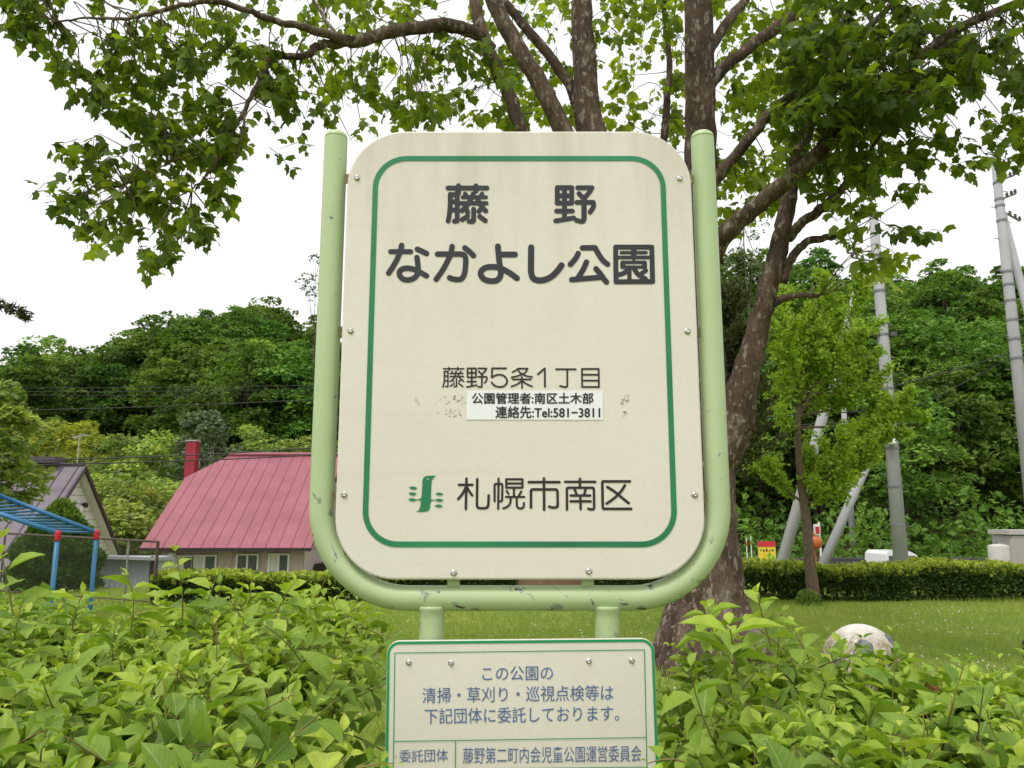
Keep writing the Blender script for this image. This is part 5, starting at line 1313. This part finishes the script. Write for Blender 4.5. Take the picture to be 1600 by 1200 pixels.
pole('grey utility pole with two leaning struts, its top veiled by plane leaves', 1410, 875, 1362, 332, 19.5, 11.5, 7.2, (400, 455, 505, 523, 607, 650, 700, 760, 820),
     [(1352, 412, 1224, 872, 8.8), (1386, 655, 1291, 870, 7.5)], [(1362, 392, -.62, -.06), (1362, 408, -.5, .1)], extra=main_extra)
pole('tall grey utility pole at the right edge with insulator arms', 1622, 880, 1555, 247, 19.0, 11.5, 6.2, (286, 312, 322, 345, 425, 445, 470, 500, 530, 560), [(1567, 335, 1702, 860, 7)],
     [(1558, 260, .42, .16), (1560, 282, .42, .14), (1563, 312, .40, .16), (1566, 330, .42, -.26)])
pole('thin distant grey pole between the two leaning struts', 1336, 872, 1314, 600, 36, 5.2, 3.8, (700, 745), steps=False)

def wire(label, pts, r, name='power_line', sag=.0):
    q = catmull([P(*p) for p in pts], 6); mb = MB(); mb.tube(q, r, 5, cap=False); o = mb.build(name, CABLE)
    return tag(o, label, 'cable', 'overhead cables')
WIRE_GREY = CABLE
wire('upper of the three thin wires across the dark wooded hill at left', [(-300, 606, 60), (150, 606, 60), (490, 602, 60), (1000, 592, 60), (1390, 596, 58)], .022)
wire('middle of the three thin wires across the dark wooded hill at left', [(-300, 611, 60), (150, 612, 60), (490, 608, 60), (1000, 599, 60), (1390, 605, 58)], .022)
wire('lowest of the three thin wires across the dark wooded hill at left', [(-300, 612, 60), (150, 618, 60), (490, 615, 60), (1000, 608, 60)], .02)
wire('pale single wire sloping down to the left across the wooded hill', [(-250, 647, 34), (0, 642, 34), (250, 635, 34), (490, 625, 34), (1000, 606, 32), (1380, 606, 19.5)], .018)
wire('black cable passing just above both roof ridges', [(-250, 720, 21), (0, 720, 21), (250, 713, 21), (490, 700, 21), (1000, 665, 20.5), (1390, 640, 19.6)], .017)
wire('black cable crossing the tops of the two roofs', [(-250, 728, 21), (0, 727, 21), (250, 721, 21), (490, 711, 21), (1000, 680, 20.5), (1392, 655, 19.6)], .017)
wire('cable rising from the main pole to the right hand pole', [(1396, 604, 19.5), (1450, 590, 19.4), (1520, 570, 19.2), (1592, 547, 19.0)], .015)
wire('thin wire below the rising cable between two poles', [(1402, 645, 19.5), (1460, 622, 19.4), (1530, 585, 19.2), (1592, 553, 19.0)], .010)
wire('short wire left of the main pole through the lime tree', [(1390, 552, 19.6), (1330, 556, 24), (1200, 566, 34), (1100, 574, 44)], .015)

# TV aerial mast behind the dark roof
def aerial():
    Y = 24; t, b_ = P(124.5, 683, Y), P(124.5, 735, Y); root = thing('tv_aerial', (t[0], Y, b_[2] - .4), 'thin television aerial mast behind the dark roof ridge', 'aerial')
    AL = plain('aerial metal', (.45, .45, .44), .4, .1, 10, metal=.6)
    MB().tube([(t[0], Y, b_[2] - .6), (t[0], Y, t[2])], .018, 6).build('mast', AL, root)
    e = MB(); e.tube([(t[0] - .22, Y, t[2] - .02), (t[0] + .2, Y, t[2] + .06)], .010, 5)
    for k in range(7): e.tube([(t[0] - .2 + .065 * k, Y - .18, t[2] - .01 + .013 * k), (t[0] - .2 + .065 * k, Y + .18, t[2] - .01 + .013 * k)], .006, 4)
    e.build('element', AL, root)
aerial()

# ------------------------------------------------------------------ things by the road on the right
def g_at(u, Y): q = P(u, 870, Y); return q, float(ground_h(q[0], Y))
RAILM = plain('guard rail steel', (.085, .085, .09), .6, .15, 5)
def guard():
    Y = 31.8; x0, x1 = P(1175, 876, Y)[0], P(1640, 876, Y)[0]; z = P(1400, 876, Y)[2]; g = -1.2
    root = thing('guard_rail', ((x0 + x1) / 2, Y, g), 'dark grey guard rail along the far side of the road', 'guard rail')
    mb = MB(); mb.box(((x0 + x1) / 2, Y, z), (x1 - x0, .05, .22)); mb.box(((x0 + x1) / 2, Y - .03, z + .07), (x1 - x0, .05, .05)); mb.box(((x0 + x1) / 2, Y - .03, z - .07), (x1 - x0, .05, .05)); mb.build('beam', RAILM, root)
    for x in np.arange(x0 + .3, x1, 2.0): MB().lathe((x, Y + .09, g - .2), [(.06, 0), (.06, z - g + .32), (.01, z - g + .35)], 10).build('post', RAILM, root)
guard()

def van():
    Y = 26.0; a, b_ = P(1381, 862, Y), P(1436, 862, Y); zt_ = P(1405, 861.5, Y)[2]; g = -1.2; W = b_[0] - a[0]; x0 = a[0]; yw = 1.5; L_ = 3.3
    # seen from the rear quarter: a small van, its side towards the camera
    root = thing('white_van', (x0 + L_ / 2, Y, g), 'small white van on the road, only its roof above the hedge', 'van')
    WP = plain('white car paint', (.78, .78, .78), .25, .03, 2); TY = plain('tyre', (.02, .02, .02), .9)
    x1 = b_[0]; h = zt_ - g
    prof = [(x0, g + .28), (x1 + .55, g + .28), (x1 + .55, g + .85), (x1 + .22, g + 1.02), (x1 - .10, zt_ - .10), (x1 - .30, zt_), (x0 + .16, zt_), (x0 + .05, zt_ - .10), (x0, g + 1.0)]
    k = len(prof); V = [(x, y, z) for y in (Y, Y + yw) for x, z in prof]
    MB().add(V, [tuple(range(k)), tuple(range(2 * k - 1, k - 1, -1))] + [(i, i + k, (i + 1) % k + k, (i + 1) % k) for i in range(k)]).build('body', WP, root)
    for xa, xb in ((x0 + .14, x0 + .52), (x0 + .60, x1 - .42), (x1 - .36, x1 - .04)):
        V = [(xa, Y - .012, zt_ - .50), (xb + (.12 if xb > x1 - .1 else 0), Y - .012, zt_ - .50), (xb - (.10 if xb > x1 - .1 else 0), Y - .012, zt_ - .14), (xa, Y - .012, zt_ - .14)]
        MB().add(V + [(x, y + .01, z) for x, y, z in V], [(0, 1, 2, 3), (7, 6, 5, 4), (0, 4, 5, 1), (1, 5, 6, 2), (2, 6, 7, 3), (3, 7, 4, 0)]).build('window', GLASS, root)
    for x in (x0 + .5, x1 + .1):
        for y in (Y + .02, Y + yw - .02): MB().lathe((x, y, g + .28), [(.10, -.09), (.27, -.08), (.28, -.05), (.28, .05), (.27, .08), (.10, .09)], 18, 'y').build('wheel', TY, root)
van()

def hut():
    Y = 24.0; a, b_ = P(1577, 829, Y), P(1680, 829, Y); z = a[2]; g = -1.2; xm = P(1600, 829, Y)[0]
    root = thing('concrete_hut', ((a[0] + b_[0]) / 2, Y + 1, g), 'small grey beige hut by the road at the right edge', 'hut')
    HW = plain('hut wall', (.40, .37, .34), .85, .08, 3)
    MB().box(((a[0] + b_[0]) / 2 + .03, Y + .5, (g + z) / 2 - .15), (b_[0] - a[0] - .06, 1.0, z - g + .0)).build('wall', HW, root)
    MB().box(((a[0] + b_[0]) / 2, Y + .5, z - .05), (b_[0] - a[0] + .06, 1.1, .13)).build('roof', plain('hut roof edge', (.44, .42, .40), .8), root)
    MB().box((xm + .10, Y - .025, g + .55), (.5, .05, 1.1)).build('door', plain('hut door', (.21, .17, .15), .7), root)
    q = P(1580, 850, Y); MB().box((q[0], Y - .02, (g + z) / 2 - .1), (.10, .06, z - g - .3)).build('pilaster', HW, root)
    c = P(1560, 857, 23.0); r = 14.5 * 23.0 / F_PX
    t = thing('round_tank', (c[0], 23.0, g), 'short pale cylinder tank in front of the grey beige hut', 'tank')
    MB().lathe((c[0], 23.0, g), [(r, -.1), (r * 1.0, c[2] - g + .06), (r * .93, c[2] - g + .09), (r * .3, c[2] - g + .13), (.01, c[2] - g + .14)], 24).build('body', plain('tank grey', (.50, .48, .45), .7, .08), t, True)
    MB().lathe((c[0] - .04, 23.0, c[2] + .10), [(.05, 0), (.05, .10), (.01, .11)], 10).build('cap', BAND, t)
hut()

def banner():
    Y = 27.0; a, b_ = P(1184, 846, Y), P(1212, 866, Y); g = -1.2; cx = (a[0] + b_[0]) / 2
    root = thing('roadside_banner', (cx, Y, g), 'red and yellow roadside banner behind the hedge, partly covered by a bush', 'banner')
    YL = plain('banner yellow', (.78, .60, .05), .7, .05); RD = plain('banner red', (.62, .03, .06), .7, .05); w_ = b_[0] - a[0]; h_ = (a[2] - b_[2]) * 1.5
    brd = MB().box((cx, Y, a[2] - h_ / 2), (w_, .03, h_)).build('board', YL, root)
    MB().box((cx, Y - .018, a[2] - h_ * .13), (w_ + .01, .02, h_ * .27)).build('heading_strip', RD, brd)
    # too small in the photograph to read: short dark marks in rows
    mk_ = MB()
    for k in range(5): mk_.box((cx - w_ * .36 + k * w_ * .17, Y - .018, a[2] - h_ * (.45 + .03 * (k % 2))), (w_ * .10, .01, h_ * (.06 + .05 * (k % 3))))
    mk_.build('marks', plain('banner marks', (.10, .07, .02), .7), brd)
    for s in (-1, 1): MB().tube([(cx + s * w_ * .48, Y + .04, g - .1), (cx + s * w_ * .48, Y + .04, a[2] + .05)], .018, 6).build('post', BAND, root)
banner()
def small_sign():
    Y = 22.0; a, b_ = P(1227, 852, Y), P(1236, 862, Y); g = -1.2; cx = (a[0] + b_[0]) / 2
    root = thing('small_sign', (cx, Y, g), 'small white sign board right of the big leaning strut', 'sign')
    MB().box((cx, Y, (a[2] + b_[2]) / 2), (b_[0] - a[0], .02, a[2] - b_[2])).build('board', FRAME, root); MB().tube([(cx, Y + .03, g - .1), (cx, Y + .03, a[2])], .02, 6).build('post', BAND, root)
small_sign()
def signal():
    Y = 27.0; g = -1.2; p = P(1281, 818, Y); z0, z1 = P(1276, 836, Y)[2], P(1276, 819, Y)[2]; cx = P(1276, 827, Y)[0]
    root = thing('traffic_signal', (p[0], Y, g), 'red and white pedestrian crossing marker on a pole right of the young tree', 'signal')
    MB().tube([(p[0], Y + .08, g - .1), (p[0], Y + .08, p[2] + .05)], .035, 8).build('post', FRAME, root)
    MB().box((cx, Y, (z0 + z1) / 2), (.17, .12, z1 - z0)).build('housing', FRAME, root)
    MB().box((cx, Y - .066, z0 + (z1 - z0) * .45), (.13, .012, (z1 - z0) * .66)).build('red_panel', plain('signal red', (.50, .03, .03), .5), root)
    c = P(1274.5, 848, Y - .6); t = thing('road_mirror', (c[0], Y - .6, g), 'round orange road mirror beside the young tree trunk', 'mirror')
    OR = plain('mirror orange', (.46, .12, .025), .4, .05); r = .20
    MB().lathe((c[0], Y - .6, c[2]), [(r * .86, .0), (r, .01), (r * 1.05, .04), (r, .08), (r * .4, .12), (.01, .13)], 24, 'y').build('hood', OR, t, True)
    MB().lathe((c[0], Y - .612, c[2]), [(.01, .02), (r * .5, .012), (r * .84, -.006), (r * .84, -.02)][::-1], 24, 'y').build('mirror_face', plain('mirror face', (.5, .5, .5), .08, .02, 2, metal=1.0), t, True)
    MB().tube([(c[0], Y - .5, g - .1), (c[0], Y - .5, c[2] + .3)], .035, 8).build('post', OR, t)
signal()
for u, v, lab in ((1166, 840, 'thin snow marker pole nearest the sign tube behind the hedge'), (1173, 838, 'taller thin snow marker pole left of the banner')):
    q = P(u, v, 24); r_ = thing('snow_pole', (q[0], 24, -1.2), lab, 'marker pole', 'snow marker poles by the road')
    MB().tube([(q[0], 24, -1.3), (q[0], 24, q[2])], .016, 6).build('pole', FRAME, r_); MB().tube([(q[0], 24, q[2] - .25), (q[0], 24, q[2] - .12)], .019, 6).build('band', plain('marker band', (.55, .12, .04), .6), r_)
